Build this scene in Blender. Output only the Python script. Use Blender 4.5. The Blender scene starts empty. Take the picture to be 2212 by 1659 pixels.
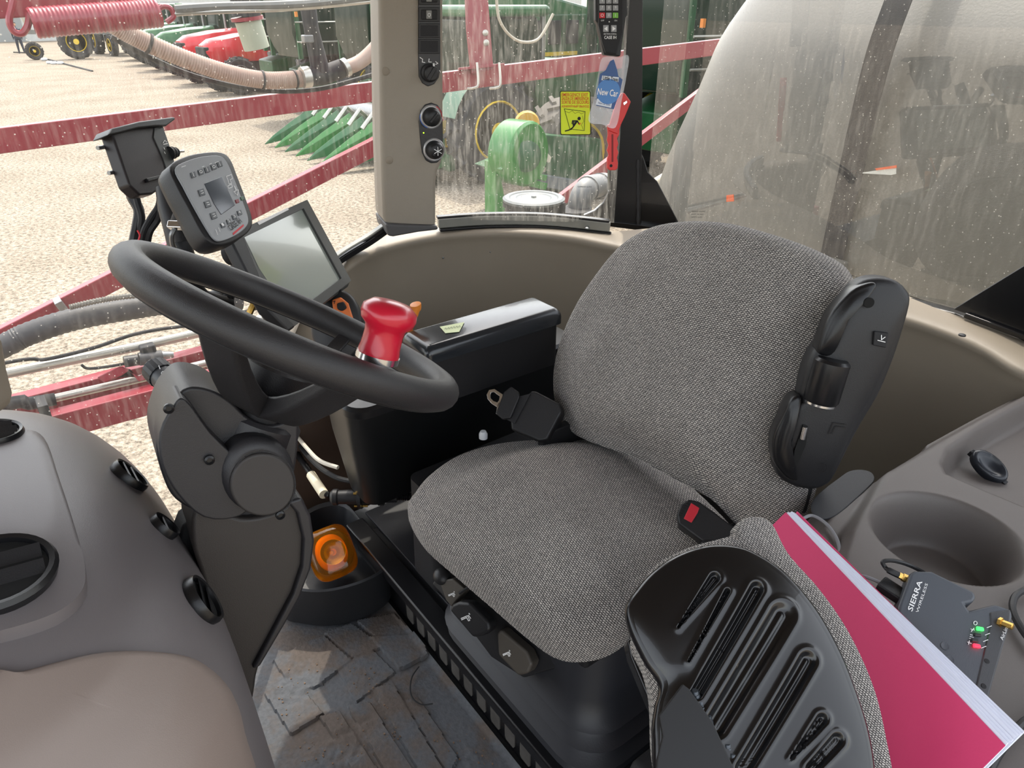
import bpy, bmesh, math, random
import numpy as np
from mathutils import Vector, Matrix, noise
random.seed(7)
S = bpy.context.scene
COL = S.collection
# ------------------------------------------------------------------ camera
F = 1533.0; TH = math.radians(28.3)
CAM = Vector((-.712, .728, 1.25))
FW = Vector((.8, -.6, 0)); RT = Vector((-.6, -.8, 0)); UPW = Vector((0, 0, 1))
fdir = FW*math.cos(TH) - UPW*math.sin(TH)
udir = FW*math.sin(TH) + UPW*math.cos(TH)
cd = bpy.data.cameras.new('camera'); cam = bpy.data.objects.new('camera', cd); COL.objects.link(cam)
cd.sensor_fit = 'HORIZONTAL'; cd.sensor_width = 36.0; cd.lens = 36.0*F/2212; cd.clip_start = .02; cd.clip_end = 500
cam.matrix_world = Matrix(((RT.x, udir.x, -fdir.x, CAM.x), (RT.y, udir.y, -fdir.y, CAM.y), (RT.z, udir.z, -fdir.z, CAM.z), (0, 0, 0, 1)))
S.camera = cam
# ------------------------------------------------------------------ light
SUNDIR = Vector((.62, -.48, 1.40)).normalized()
w = bpy.data.worlds.new('world'); S.world = w; w.use_nodes = True
nt = w.node_tree; nt.nodes.clear()
sky = nt.nodes.new('ShaderNodeTexSky'); sky.sky_type = 'NISHITA'; sky.sun_disc = False
sky.sun_elevation = math.asin(SUNDIR.z); sky.sun_rotation = math.atan2(SUNDIR.x, SUNDIR.y); sky.air_density = 1.2; sky.dust_density = 2.5
bg = nt.nodes.new('ShaderNodeBackground'); bg.inputs['Strength'].default_value = .30
wo = nt.nodes.new('ShaderNodeOutputWorld')
hsv = nt.nodes.new('ShaderNodeHueSaturation'); hsv.inputs['Saturation'].default_value = .35; nt.links.new(sky.outputs[0], hsv.inputs['Color'])
mxw = nt.nodes.new('ShaderNodeMix'); mxw.data_type = 'RGBA'; mxw.blend_type = 'MULTIPLY'; mxw.inputs[0].default_value = 1; mxw.inputs[7].default_value = (1, .98, .935, 1); nt.links.new(hsv.outputs[0], mxw.inputs[6])
nt.links.new(mxw.outputs[2], bg.inputs[0]); nt.links.new(bg.outputs[0], wo.inputs[0])
sl = bpy.data.lights.new('sun', 'SUN'); sl.energy = 1.6; sl.angle = math.radians(.6); sl.color = (1, .93, .80)
so = bpy.data.objects.new('sun', sl); COL.objects.link(so); so.rotation_euler = SUNDIR.to_track_quat('Z', 'Y').to_euler(); so.location = (5, -8, 14)
S.view_settings.view_transform = 'Standard'; S.view_settings.look = 'None'; S.view_settings.gamma = 1.0
S.view_settings.use_curve_mapping = False
S.view_settings.exposure = 1.18

# ------------------------------------------------------------------ pixel rays -> places
def ray(u, v): return fdir + RT*((u-1106)/F) + udir*((829.5-v)/F)
def P(u, v, x=None, y=None, z=None, d=None, pl=None):
    r = ray(u, v)
    if pl is not None:
        c, n = pl; t = (c-CAM).dot(n)/r.dot(n)
    elif d is not None: t = d
    elif x is not None: t = (x-CAM.x)/r.x
    elif y is not None: t = (y-CAM.y)/r.y
    else: t = (z-CAM.z)/r.z
    return CAM + r*t
def V(*a): return Vector(a)
def plane(u, v, n, **k): return (P(u, v, **k), Vector(n).normalized())
def PL(px, pl): return [P(u, v, pl=pl) for u, v in px]
def pl3(a, b, c):
    n = (b-a).cross(c-a).normalized()
    return (a, n if n.dot(CAM-a) > 0 else -n)
def off(pl, h): return (pl[0]+pl[1]*h, pl[1])
def frame(pl, a, b):
    o = P(*a, pl=pl); X = (P(*b, pl=pl)-o).normalized(); Y = pl[1].cross(X).normalized()
    return o, X, Y

# ------------------------------------------------------------------ materials
def lin(h):
    h = h.lstrip('#'); o = []
    for i in (0, 2, 4):
        c = int(h[i:i+2], 16)/255; o.append(c/12.92 if c <= .04045 else ((c+.055)/1.055)**2.4)
    return (*o, 1)
MATS = {}
def mat(name, col, rough=.5, metal=0, bump=0, bscale=300, var=0, vscale=6, coat=0, spec=.5, emit=None, es=0, dirt=None, dscale=5, damt=.5):
    if name in MATS: return MATS[name]
    m = bpy.data.materials.new(name); m.use_nodes = True; t = m.node_tree; b = t.nodes['Principled BSDF']
    c = lin(col); b.inputs['Base Color'].default_value = c; b.inputs['Roughness'].default_value = rough
    b.inputs['Metallic'].default_value = metal; b.inputs['Coat Weight'].default_value = coat; b.inputs['Specular IOR Level'].default_value = spec
    tc = t.nodes.new('ShaderNodeTexCoord')
    if emit: b.inputs['Emission Color'].default_value = lin(emit); b.inputs['Emission Strength'].default_value = es
    def noise_(s, det=4):
        n = t.nodes.new('ShaderNodeTexNoise'); n.inputs['Scale'].default_value = s; n.inputs['Detail'].default_value = det
        t.links.new(tc.outputs['Object'], n.inputs['Vector']); return n
    if var or dirt:
        n = noise_(dscale if dirt else vscale, 6); r = t.nodes.new('ShaderNodeValToRGB')
        r.color_ramp.elements[0].color = tuple(k*(1-var) for k in c[:3])+(1,); r.color_ramp.elements[1].color = lin(dirt) if dirt else tuple(min(1, k*(1+var)) for k in c[:3])+(1,)
        r.color_ramp.elements[0].position = 1-damt-.1 if dirt else .3; r.color_ramp.elements[1].position = 1-damt+.25 if dirt else .7
        t.links.new(n.outputs['Fac'], r.inputs['Fac']); t.links.new(r.outputs['Color'], b.inputs['Base Color'])
    if bump:
        n = noise_(bscale, 3); bp = t.nodes.new('ShaderNodeBump'); bp.inputs['Strength'].default_value = bump; bp.inputs['Distance'].default_value = .001
        t.links.new(n.outputs['Fac'], bp.inputs['Height']); t.links.new(bp.outputs['Normal'], b.inputs['Normal'])
    MATS[name] = m; return m

def fabric_mat(name, axis, sc=1.0):
    m = bpy.data.materials.new(name); m.use_nodes = True; t = m.node_tree; N = t.nodes; L = t.links; b = N['Principled BSDF']
    tc = N.new('ShaderNodeTexCoord'); mp = N.new('ShaderNodeMapping'); L.new(tc.outputs['Object'], mp.inputs['Vector'])
    sp = N.new('ShaderNodeSeparateXYZ'); L.new(tc.outputs['Object'], sp.inputs[0]); cb = N.new('ShaderNodeCombineXYZ')
    def m2(op, a, b):
        q = N.new('ShaderNodeMath'); q.operation = op; L.new(a, q.inputs[0]); L.new(b, q.inputs[1]); return q.outputs[0]
    X_, Y_, Z_ = sp.outputs
    if axis == 'xz': L.new(m2('ADD', X_, Y_), cb.inputs[0]); L.new(m2('SUBTRACT', Z_, Y_), cb.inputs[1])
    else: L.new(m2('ADD', X_, Z_), cb.inputs[0]); L.new(m2('SUBTRACT', Y_, Z_), cb.inputs[1])
    L.new(cb.outputs[0], mp.inputs['Vector']); mp.inputs['Rotation'].default_value = (0, 0, math.radians(8))
    nz = N.new('ShaderNodeTexNoise'); nz.inputs['Scale'].default_value = 260; nz.inputs['Detail'].default_value = 2; L.new(mp.outputs[0], nz.inputs['Vector'])
    mx = N.new('ShaderNodeMix'); mx.data_type = 'VECTOR'; mx.inputs[0].default_value = .0022
    L.new(mp.outputs[0], mx.inputs[4]); L.new(nz.outputs['Color'], mx.inputs[5])
    br = N.new('ShaderNodeTexBrick'); br.inputs['Scale'].default_value = 1; br.offset = .5
    br.inputs['Brick Width'].default_value = .0060*sc; br.inputs['Row Height'].default_value = .0037*sc
    br.inputs['Mortar Size'].default_value = .0009*sc; br.inputs['Mortar Smooth'].default_value = .6; br.inputs['Bias'].default_value = 0
    br.inputs['Color1'].default_value = lin('#c6c0ba'); br.inputs['Color2'].default_value = lin('#a9a49f'); br.inputs['Mortar'].default_value = lin('#29282b')
    L.new(mx.outputs[1], br.inputs['Vector'])
    n2 = N.new('ShaderNodeTexNoise'); n2.inputs['Scale'].default_value = 7; n2.inputs['Detail'].default_value = 5; L.new(tc.outputs['Object'], n2.inputs['Vector'])
    r = N.new('ShaderNodeMapRange'); r.inputs[1].default_value = .3; r.inputs[2].default_value = .7; r.inputs[3].default_value = .82; r.inputs[4].default_value = 1.06; L.new(n2.outputs['Fac'], r.inputs[0])
    hs = N.new('ShaderNodeHueSaturation'); L.new(r.outputs[0], hs.inputs['Value']); L.new(br.outputs['Color'], hs.inputs['Color']); L.new(hs.outputs[0], b.inputs['Base Color'])
    iv = N.new('ShaderNodeMath'); iv.operation = 'SUBTRACT'; iv.inputs[0].default_value = 1; L.new(br.outputs['Fac'], iv.inputs[1])
    bp = N.new('ShaderNodeBump'); bp.inputs['Strength'].default_value = .7; bp.inputs['Distance'].default_value = .0009; L.new(iv.outputs[0], bp.inputs['Height']); L.new(bp.outputs[0], b.inputs['Normal'])
    b.inputs['Roughness'].default_value = .95; b.inputs['Specular IOR Level'].default_value = .15; b.inputs['Sheen Weight'].default_value = .15
    MATS[name] = m; return m

def glass_mat(name, streak=.25, base=.05, refl=1.4, tint=(1, 1, 1, 1), axis=0):
    m = bpy.data.materials.new(name); m.use_nodes = True; t = m.node_tree; N = t.nodes; L = t.links; N.clear()
    out = N.new('ShaderNodeOutputMaterial'); tr = N.new('ShaderNodeBsdfTransparent'); tr.inputs[0].default_value = tint
    gl = N.new('ShaderNodeBsdfGlossy'); gl.inputs['Roughness'].default_value = .01; fr = N.new('ShaderNodeFresnel'); fr.inputs[0].default_value = refl
    ge = N.new('ShaderNodeNewGeometry'); fm_ = N.new('ShaderNodeMath'); fm_.operation = 'MULTIPLY'; iv_ = N.new('ShaderNodeMath'); iv_.operation = 'SUBTRACT'; iv_.inputs[0].default_value = 1
    L.new(ge.outputs['Backfacing'], iv_.inputs[1]); L.new(iv_.outputs[0], fm_.inputs[0]); L.new(fr.outputs[0], fm_.inputs[1])
    m1 = N.new('ShaderNodeMixShader'); L.new(fm_.outputs[0], m1.inputs[0]); L.new(tr.outputs[0], m1.inputs[1]); L.new(gl.outputs[0], m1.inputs[2])
    df = N.new('ShaderNodeBsdfDiffuse'); df.inputs[0].default_value = (.78, .74, .66, 1); tl = N.new('ShaderNodeBsdfTranslucent'); tl.inputs[0].default_value = (.8, .76, .68, 1)
    ad = N.new('ShaderNodeMixShader'); ad.inputs[0].default_value = .5; L.new(df.outputs[0], ad.inputs[1]); L.new(tl.outputs[0], ad.inputs[2])
    tc = N.new('ShaderNodeTexCoord'); mp = N.new('ShaderNodeMapping'); L.new(tc.outputs['Object'], mp.inputs[0])
    mp.inputs['Scale'].default_value = (110, 110, 16)
    n = N.new('ShaderNodeTexNoise'); n.inputs['Scale'].default_value = 1; n.inputs['Detail'].default_value = 5; n.inputs['Roughness'].default_value = .65; L.new(mp.outputs[0], n.inputs[0])
    r = N.new('ShaderNodeMapRange'); r.inputs[1].default_value = .48; r.inputs[2].default_value = .75; r.inputs[3].default_value = 0; r.inputs[4].default_value = streak; L.new(n.outputs[0], r.inputs[0])
    n2 = N.new('ShaderNodeTexNoise'); n2.inputs['Scale'].default_value = 2.2; n2.inputs['Detail'].default_value = 6; L.new(tc.outputs['Object'], n2.inputs[0])
    r2 = N.new('ShaderNodeMapRange'); r2.inputs[1].default_value = .35; r2.inputs[2].default_value = .7; r2.inputs[3].default_value = .25; r2.inputs[4].default_value = 1.3; L.new(n2.outputs[0], r2.inputs[0])
    mu = N.new('ShaderNodeMath'); mu.operation = 'MULTIPLY'; L.new(r.outputs[0], mu.inputs[0]); L.new(r2.outputs[0], mu.inputs[1])
    vo = N.new('ShaderNodeTexVoronoi'); vo.inputs['Scale'].default_value = 75; L.new(tc.outputs['Object'], vo.inputs[0])
    r3 = N.new('ShaderNodeMapRange'); r3.inputs[1].default_value = .13; r3.inputs[2].default_value = .05; r3.inputs[3].default_value = base; r3.inputs[4].default_value = .5; L.new(vo.outputs['Distance'], r3.inputs[0])
    a2 = N.new('ShaderNodeMath'); a2.operation = 'ADD'; a2.use_clamp = True; L.new(mu.outputs[0], a2.inputs[0]); L.new(r3.outputs[0], a2.inputs[1])
    m2 = N.new('ShaderNodeMixShader'); L.new(a2.outputs[0], m2.inputs[0]); L.new(m1.outputs[0], m2.inputs[1]); L.new(ad.outputs[0], m2.inputs[2])
    L.new(m2.outputs[0], out.inputs[0]); MATS[name] = m; return m

BLACK = mat('black plastic', '#1f1f21', .42, bump=.25, bscale=900, spec=.4)
BLACKS = mat('satin black plastic', '#161618', .3, spec=.4, bump=.1, bscale=700)
MATTE = mat('matte black', '#17171a', .7, bump=.3, bscale=500)
WHEELB = mat('black steering polymer', '#232224', .48, bump=.35, bscale=1100)
COLB = mat('charcoal plastic', '#232225', .45, bump=.25, bscale=1000)
PAINT = mat('black enamel', '#0d0d0f', .26, coat=.3, bump=.05, bscale=300)
TAUPE = mat('taupe plastic', '#857b6d', .55, bump=.2, bscale=900, var=.04)
CONS = mat('grey console plastic', '#595350', .5, bump=.2, bscale=1000, var=.04)
DASH = mat('dash plastic', '#6a6566', .42, bump=.15, bscale=1200, var=.05, vscale=3)
PILLAR = mat('pillar plastic', '#8d8579', .6, bump=.3, bscale=1000)
CHROME = mat('chrome', '#d0d0d0', .18, 1)
STEEL = mat('grey steel', '#8b8c8c', .35, .8, var=.1, vscale=20)
BRASS = mat('brass', '#c9a45a', .25, 1)
WHITE = mat('white print', '#e6e6e6', .6)
REDP = mat('red print', '#c8202c', .5)
CARBON = mat('dark patterned panel', '#2a2b2e', .4, bump=.3, bscale=200)
BOOM = mat('red boom paint', '#8a1f2e', .38, coat=.2, var=.12, vscale=4, dirt='#a5605a', dscale=3, damt=.25)
GREEN = mat('green machine paint', '#16562a', .35, coat=.3, var=.15, vscale=2)
GREEND = mat('deep green machine paint', '#134a26', .45, var=.25, vscale=3)
GREENL = mat('bright green paint', '#28702a', .35, coat=.3)
YEL = mat('yellow wheel paint', '#d8b51c', .4, var=.08)
TYRE = mat('tyre rubber', '#2b2b2e', .8, bump=.5, bscale=60, dirt='#58534c', dscale=4, damt=.35)
REDT = mat('red tractor paint', '#c71f2c', .3, coat=.4)
DGLASS = mat('dark vehicle glass', '#16281f', .15, spec=.3)
FAB = fabric_mat('woven fabric cushion', 'xy'); FABB = fabric_mat('woven fabric back', 'xz'); FABS = fabric_mat('woven fabric small', 'xy', .6)
GLASS = glass_mat('dusty window glass', .12, .015); GLASSB = glass_mat('streaked window glass', .29, .03); GLASSR = glass_mat('rear window glass', .12, .02, 1.9)

# ------------------------------------------------------------------ mesh tools
ORG = {}
def tag(o, label=None, cat=None, group=None, kind=None):
    if label: o['label'] = label
    if cat: o['category'] = cat
    if group: o['group'] = group
    if kind: o['kind'] = kind
    return o
def thing(name, label, cat, loc=(0, 0, 0), group=None, rotz=0):
    o = bpy.data.objects.new(name, None); COL.objects.link(o); o.location = loc; o.rotation_euler.z = rotz; o.empty_display_size = .05
    ORG[o.name] = Vector(loc); return tag(o, label, cat, group)
def basis(n, hint=None):
    n = Vector(n).normalized(); h = Vector(hint) if hint else (Vector((0, 0, 1)) if abs(n.z) < .9 else Vector((1, 0, 0)))
    X = h.cross(n).normalized(); return X, n.cross(X).normalized(), n
def rotm(X, Y, Z): return Matrix((X, Y, Z)).transposed()
def cr(pts, per=8, closed=False):
    pts = [Vector(p) for p in pts]; n = len(pts); out = []
    rng = range(n if closed else n-1)
    for i in rng:
        if closed: a, b, c, d = pts[i-1], pts[i], pts[(i+1) % n], pts[(i+2) % n]
        else: a, b, c, d = pts[max(i-1, 0)], pts[i], pts[i+1], pts[min(i+2, n-1)]
        for k in range(per):
            t = k/per
            out.append(.5*((2*b)+(c-a)*t+(2*a-5*b+4*c-d)*t*t+(3*b-a-3*c+d)*t**3))
    if not closed: out.append(pts[-1])
    return out
class G:
    def __init__(s): s.v = []; s.f = []
    def add(s, vs, fs):
        k = len(s.v); s.v += [Vector(q) for q in vs]; s.f += [tuple(i+k for i in f) for f in fs]; return s
    def box(s, c, size, R=None):
        c = Vector(c); vs = []
        for x in (-.5, .5):
            for y in (-.5, .5):
                for z in (-.5, .5):
                    q = Vector((x*size[0], y*size[1], z*size[2])); vs.append(c+(R @ q if R else q))
        return s.add(vs, [(0, 1, 3, 2), (4, 6, 7, 5), (0, 4, 5, 1), (2, 3, 7, 6), (0, 2, 6, 4), (1, 5, 7, 3)])
    def bb(s, a, b): return s.box([(a[i]+b[i])/2 for i in range(3)], [abs(b[i]-a[i]) for i in range(3)])
    def loft(s, rings, cap=(1, 1), closed=True, loop=False):
        n = len(rings[0]); vs = [q for r in rings for q in r]; fs = []
        m = len(rings)
        for i in range(m if loop else m-1):
            for j in range(n if closed else n-1):
                a = i*n+j; b = i*n+(j+1) % n; a2 = ((i+1) % m)*n+j; b2 = ((i+1) % m)*n+(j+1) % n
                fs.append((a, b, b2, a2))
        if cap[0] and not loop: fs.append(tuple(reversed(range(n))))
        if cap[1] and not loop: fs.append(tuple((m-1)*n+j for j in range(n)))
        return s.add(vs, fs)
    def tube(s, path, r, n=10, closed=False, cap=1, flat=1.0, hint=None):
        path = [Vector(p) for p in path]; m = len(path); rings = []
        T = []
        for i in range(m):
            a = path[i-1] if (i > 0 or closed) else path[i]; b = path[(i+1) % m] if (i < m-1 or closed) else path[i]
            T.append((b-a).normalized())
        X, Y, _ = basis(T[0], hint)
        for i in range(m):
            X = (X - T[i]*X.dot(T[i])).normalized(); Y = T[i].cross(X)
            ri = r[i] if isinstance(r, (list, tuple)) else r
            rings.append([path[i]+X*(ri*math.cos(2*math.pi*k/n))+Y*(ri*flat*math.sin(2*math.pi*k/n)) for k in range(n)])
        return s.loft(rings, (cap, cap), True, closed)
    def bar(s, a, b, w, h, up=(0, 0, 1)):
        a = Vector(a); b = Vector(b); Z = (b-a).normalized(); X = Vector(up).cross(Z).normalized(); Y = Z.cross(X)
        return s.box((a+b)/2, (w, h, (b-a).length), rotm(X, Y, Z))
    def prism(s, pts, vec):
        vec = Vector(vec); n = len(pts); pts = [Vector(p) for p in pts]
        return s.add(pts+[p+vec for p in pts], [tuple(range(n)), tuple(reversed(range(n, 2*n)))]+[(i, i+n, (i+1) % n+n, (i+1) % n) for i in range(n)])
    def lathe(s, prof, o, axis=(0, 0, 1), n=24, cap=(1, 1), sx=1, sy=1, hint=None):
        X, Y, Z = basis(axis, hint); o = Vector(o)
        return s.loft([[o+X*(r*sx*math.cos(2*math.pi*k/n))+Y*(r*sy*math.sin(2*math.pi*k/n))+Z*h for k in range(n)] for r, h in prof], cap)
    def ball(s, c, r, R=None, n=16, e=1.0):
        if not isinstance(r, (tuple, list)): r = (r, r, r)
        sg = lambda q: math.copysign(abs(q)**e, q)
        rings = []
        for i in range(1, n):
            a = math.pi*i/n-math.pi/2; ring = []
            for k in range(2*n):
                b = math.pi*k/n
                q = Vector((r[0]*sg(math.cos(a))*sg(math.cos(b)), r[1]*sg(math.cos(a))*sg(math.sin(b)), r[2]*sg(math.sin(a))))
                ring.append(Vector(c)+(R @ q if R else q))
            rings.append(ring)
        return s.loft(rings)
    def obj(s, name, m, parent=None, bevel=0, seg=2, sharp=38, label=None, cat=None, group=None, kind=None, loc=None, sub=0):
        if parent is not None: o0 = ORG[parent.name]
        else:
            if loc is None:
                loc = Vector((0, 0, 0))
                for q in s.v: loc += q
                loc /= len(s.v); loc.z = min(q.z for q in s.v)
            o0 = Vector(loc)
        me = bpy.data.meshes.new(name); me.from_pydata([tuple(q-o0) for q in s.v], [], s.f)
        bm = bmesh.new(); bm.from_mesh(me)
        bmesh.ops.remove_doubles(bm, verts=bm.verts, dist=1e-6)
        bmesh.ops.recalc_face_normals(bm, faces=bm.faces)
        for fc in bm.faces: fc.smooth = True
        for e in bm.edges:
            if len(e.link_faces) == 2 and e.calc_face_angle(0) > math.radians(sharp): e.smooth = False
        bm.to_mesh(me); bm.free()
        me.materials.append(m); o = bpy.data.objects.new(name, me); COL.objects.link(o)
        if parent is not None: o.parent = parent
        else: o.location = o0
        ORG[o.name] = o0
        if bevel:
            b = o.modifiers.new('bevel', 'BEVEL'); b.width = bevel; b.segments = seg; b.limit_method = 'ANGLE'; b.angle_limit = math.radians(35); b.harden_normals = True; b.use_clamp_overlap = True
        if sub:
            q = o.modifiers.new('subdivide', 'SUBSURF'); q.levels = sub; q.render_levels = sub
        return tag(o, label, cat, group, kind)

def slab(name, px, pl, thick, m, parent=None, bevel=.002, smooth=0, **k):
    pts = PL(px, pl)
    if smooth: pts = cr(pts, smooth, True)
    return G().prism(pts, -pl[1]*thick).obj(name, m, parent, bevel=bevel, **k)
def dome(name, pts, n, hf, m, parent=None, thick=.05, rings=26, c=None, back=True, edge=.3, **k):
    """padded or stamped sheet: outline pts, height hf(point, s) along n, rounded skirt of given thickness"""
    n = Vector(n).normalized(); c = c or sum(pts, Vector())/len(pts); R = []
    for i in range(1, rings+1):
        s = (i/rings)**.9
        R.append([(c+(q-c)*s)+n*hf(c+(q-c)*s, s) for q in pts])
    for a in (25, 50, 75, 90):
        r = math.radians(a); e = thick*edge
        R.append([q+(q-c).normalized()*(e*math.sin(r))-n*(e*(1-math.cos(r))) for q in pts])
    if back:
        R.append([q+(q-c).normalized()*(thick*edge)-n*(thick*.7) for q in pts])
        R.append([q-n*(thick*.95) for q in pts]); R.append([(c+(q-c)*.9)-n*thick for q in pts])
    g = G(); g.loft(R, (1, 1 if back else 0)); return g.obj(name, m, parent, sharp=60, **k)
def stub(g, a, b, r, n=14): return g.tube([a, b], r, n)
def text(name, s, pl, a, b, m, parent, hmax=None, h=.0006, align='L', bold=False):
    """writing whose baseline runs from pixel a to pixel b on plane pl"""
    o, X, Y = frame(pl, a, b); wd = (P(*b, pl=pl)-o).length
    cu = bpy.data.curves.new(name, 'FONT'); cu.body = s; cu.size = 1; cu.resolution_u = 2
    if bold: cu.offset = .015
    tmp = bpy.data.objects.new('tmp_text', cu); me = bpy.data.meshes.new_from_object(tmp)
    xs = [q.co.x for q in me.vertices]; ys = [q.co.y for q in me.vertices]
    if not xs: return None
    sx = wd/(max(xs)-min(xs)); sy = sx if hmax is None else hmax/(max(ys)-min(ys))
    x0 = min(xs)
    g = G(); vs = [o+X*((q.co.x-x0)*sx)+Y*(q.co.y*sy)+pl[1]*h for q in me.vertices]
    g.add(vs, [tuple(p.vertices) for p in me.polygons])
    bpy.data.objects.remove(tmp); bpy.data.curves.remove(cu); bpy.data.meshes.remove(me)
    return g.obj(name, m, parent)
def strokes(g, pl, lines, w, h=.0006):
    """thin printed strokes on a plane through pixel polylines"""
    q = off(pl, h)
    for ln in lines:
        pts = PL(ln, q)
        for i in range(len(pts)-1):
            d = (pts[i+1]-pts[i]).normalized(); s = pl[1].cross(d)*w/2
            a = pts[i]-d*w*.3; b = pts[i+1]+d*w*.3
            g.prism([a-s, b-s, b+s, a+s], pl[1]*.0002)
    return g
def ringpx(u, v, ru, rv, n=14, rot=0):
    c, s_ = math.cos(rot), math.sin(rot)
    return [(u+ru*math.cos(2*math.pi*k/n)*c-rv*math.sin(2*math.pi*k/n)*s_, v+ru*math.cos(2*math.pi*k/n)*s_+rv*math.sin(2*math.pi*k/n)*c) for k in range(n)]
def pxpath(l): return [P(u, v, d=d) for u, v, d in l]
def copy_tree(o, parent=None, loc=None, rotz=None, label=None):
    c = o.copy(); COL.objects.link(c); c.parent = parent
    if loc is not None: c.location = loc
    if rotz is not None: c.rotation_euler.z = rotz
    if label: c['label'] = label
    for ch in list(o.children): copy_tree(ch, c)
    return c
# ================================================================== SETTING
ZG = -1.95
def gravel():
    m = bpy.data.materials.new('gravel'); m.use_nodes = True; t = m.node_tree; N = t.nodes; L = t.links; b = N['Principled BSDF']
    tc = N.new('ShaderNodeTexCoord'); v = N.new('ShaderNodeTexVoronoi'); v.inputs['Scale'].default_value = 19; L.new(tc.outputs['Object'], v.inputs[0])
    n = N.new('ShaderNodeTexNoise'); n.inputs['Scale'].default_value = 15; n.inputs['Detail'].default_value = 8; n.inputs['Roughness'].default_value = .85; L.new(tc.outputs['Object'], n.inputs[0])
    n2 = N.new('ShaderNodeTexNoise'); n2.inputs['Scale'].default_value = .6; n2.inputs['Detail'].default_value = 6; L.new(tc.outputs['Object'], n2.inputs[0])
    r = N.new('ShaderNodeValToRGB'); r.color_ramp.elements[0].color = lin('#332d26'); r.color_ramp.elements[1].color = lin('#a99e8e'); r.color_ramp.elements[0].position = .36; r.color_ramp.elements[1].position = .58
    L.new(n.outputs[0], r.inputs[0])
    mx = N.new('ShaderNodeMix'); mx.data_type = 'RGBA'; mx.blend_type = 'MULTIPLY'; mx.inputs[0].default_value = .3
    r2 = N.new('ShaderNodeValToRGB'); r2.color_ramp.elements[0].color = lin('#9a8a7a'); r2.color_ramp.elements[1].color = (1, 1, 1, 1); r2.color_ramp.elements[0].position = .3; r2.color_ramp.elements[1].position = .62
    L.new(n2.outputs[0], r2.inputs[0]); L.new(r.outputs[0], mx.inputs[6]); L.new(r2.outputs[0], mx.inputs[7]); L.new(mx.outputs[2], b.inputs['Base Color'])
    bp = N.new('ShaderNodeBump'); bp.inputs['Strength'].default_value = .8; bp.inputs['Distance'].default_value = .03; L.new(v.outputs['Distance'], bp.inputs['Height']); L.new(bp.outputs[0], b.inputs['Normal'])
    b.inputs['Roughness'].default_value = .95; b.inputs['Specular IOR Level'].default_value = .1; return m
GRAVEL = gravel()
g = G(); g.add([V(-120, -120, ZG), V(160, -120, ZG), V(160, 120, ZG), V(-120, 120, ZG)], [(0, 1, 2, 3)])
g.obj('ground', GRAVEL, kind='structure', loc=(0, 0, ZG))

# cab floor pan, platform under the seat, roof
RUB = mat('rubber mat', '#55575b', .75, bump=.6, bscale=180, dirt='#6b5a4a', dscale=9, damt=.45)
RUBD = mat('dark rubber mat', '#1b1c20', .55, bump=.3, bscale=300)
g = G().bb((-.86, -1.0, -.10), (.88, 1.5, -.02)); g.obj('floor', MATTE, kind='structure')
g = G().bb((-.95, -1.10, 1.66), (.95, 1.6, 1.74)); g.obj('ceiling', TAUPE, kind='structure', bevel=.03)
PY = .225; PZ = .13
g = G().prism([V(x, y, 0) for x, y in ((-.80, .195), (.58, .195), (.58, -.25), (.38, -.48), (.12, -.60), (-.80, -.62))], (0, 0, PZ-.012)); plat = g.obj('seat_platform', BLACKS, bevel=.004, loc=(0, 0, 0))
tag(plat, 'raised black steel platform carrying the operator seat, slotted along its front', 'platform')
g = G().bb((-.42, PY-.035, PZ-.03), (.62, PY+.012, PZ)).obj('platform_lip', BLACKS, plat, bevel=.005)
G().bb((-.42, PY-.03, .0), (.62, PY-.012, PZ-.03)).obj('slotted_riser', BLACKS, plat)
G().bb((-.42, PY-.012, .092), (.62, PY+.004, .102)).obj('edge_rib', BLACKS, plat, bevel=.002)
SLOT = mat('worn grey metal', '#5b5855', .55, .3, var=.2, vscale=30)
for i in range(14):
    x = -.27+i*.047
    pts = [V(x+a, PY-.010, .012+b) for a, b in ((.004, 0), (.026, 0), (.03, .006), (.03, .062), (.026, .068), (.004, .068), (0, .062), (0, .006))]
    G().prism(pts, (0, -.004, 0)).obj('riser_slot', SLOT, plat)
# upper rubber mat with raised ribs on the platform (right foreground and behind)
g = G().bb((-.78, -.92, PZ-.012), (-.17, PY-.05, PZ-.004))
for (u1, v1, u2, v2) in ((1200, 1640, 1330, 1560), (1240, 1690, 1400, 1585), (1310, 1545, 1400, 1480), (1330, 1500, 1420, 1435), (1345, 1590, 1420, 1540), (1320, 1640, 1430, 1570)):
    g.bar(P(u1, v1, z=PZ-.002), P(u2, v2, z=PZ-.002), .014, .008)
g.obj('floor_mat', RUBD, bevel=.002, label='dark ribbed rubber mat on the raised platform at the foot of the seat', cat='floor mat')
g = G().bb((.20, -.60, PZ-.012), (.64, PY-.05, PZ-.005)).obj('floor_mat', RUBD, bevel=.002, label='smooth dark rubber mat on the platform beside the orange lamp tub', cat='floor mat')

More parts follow.
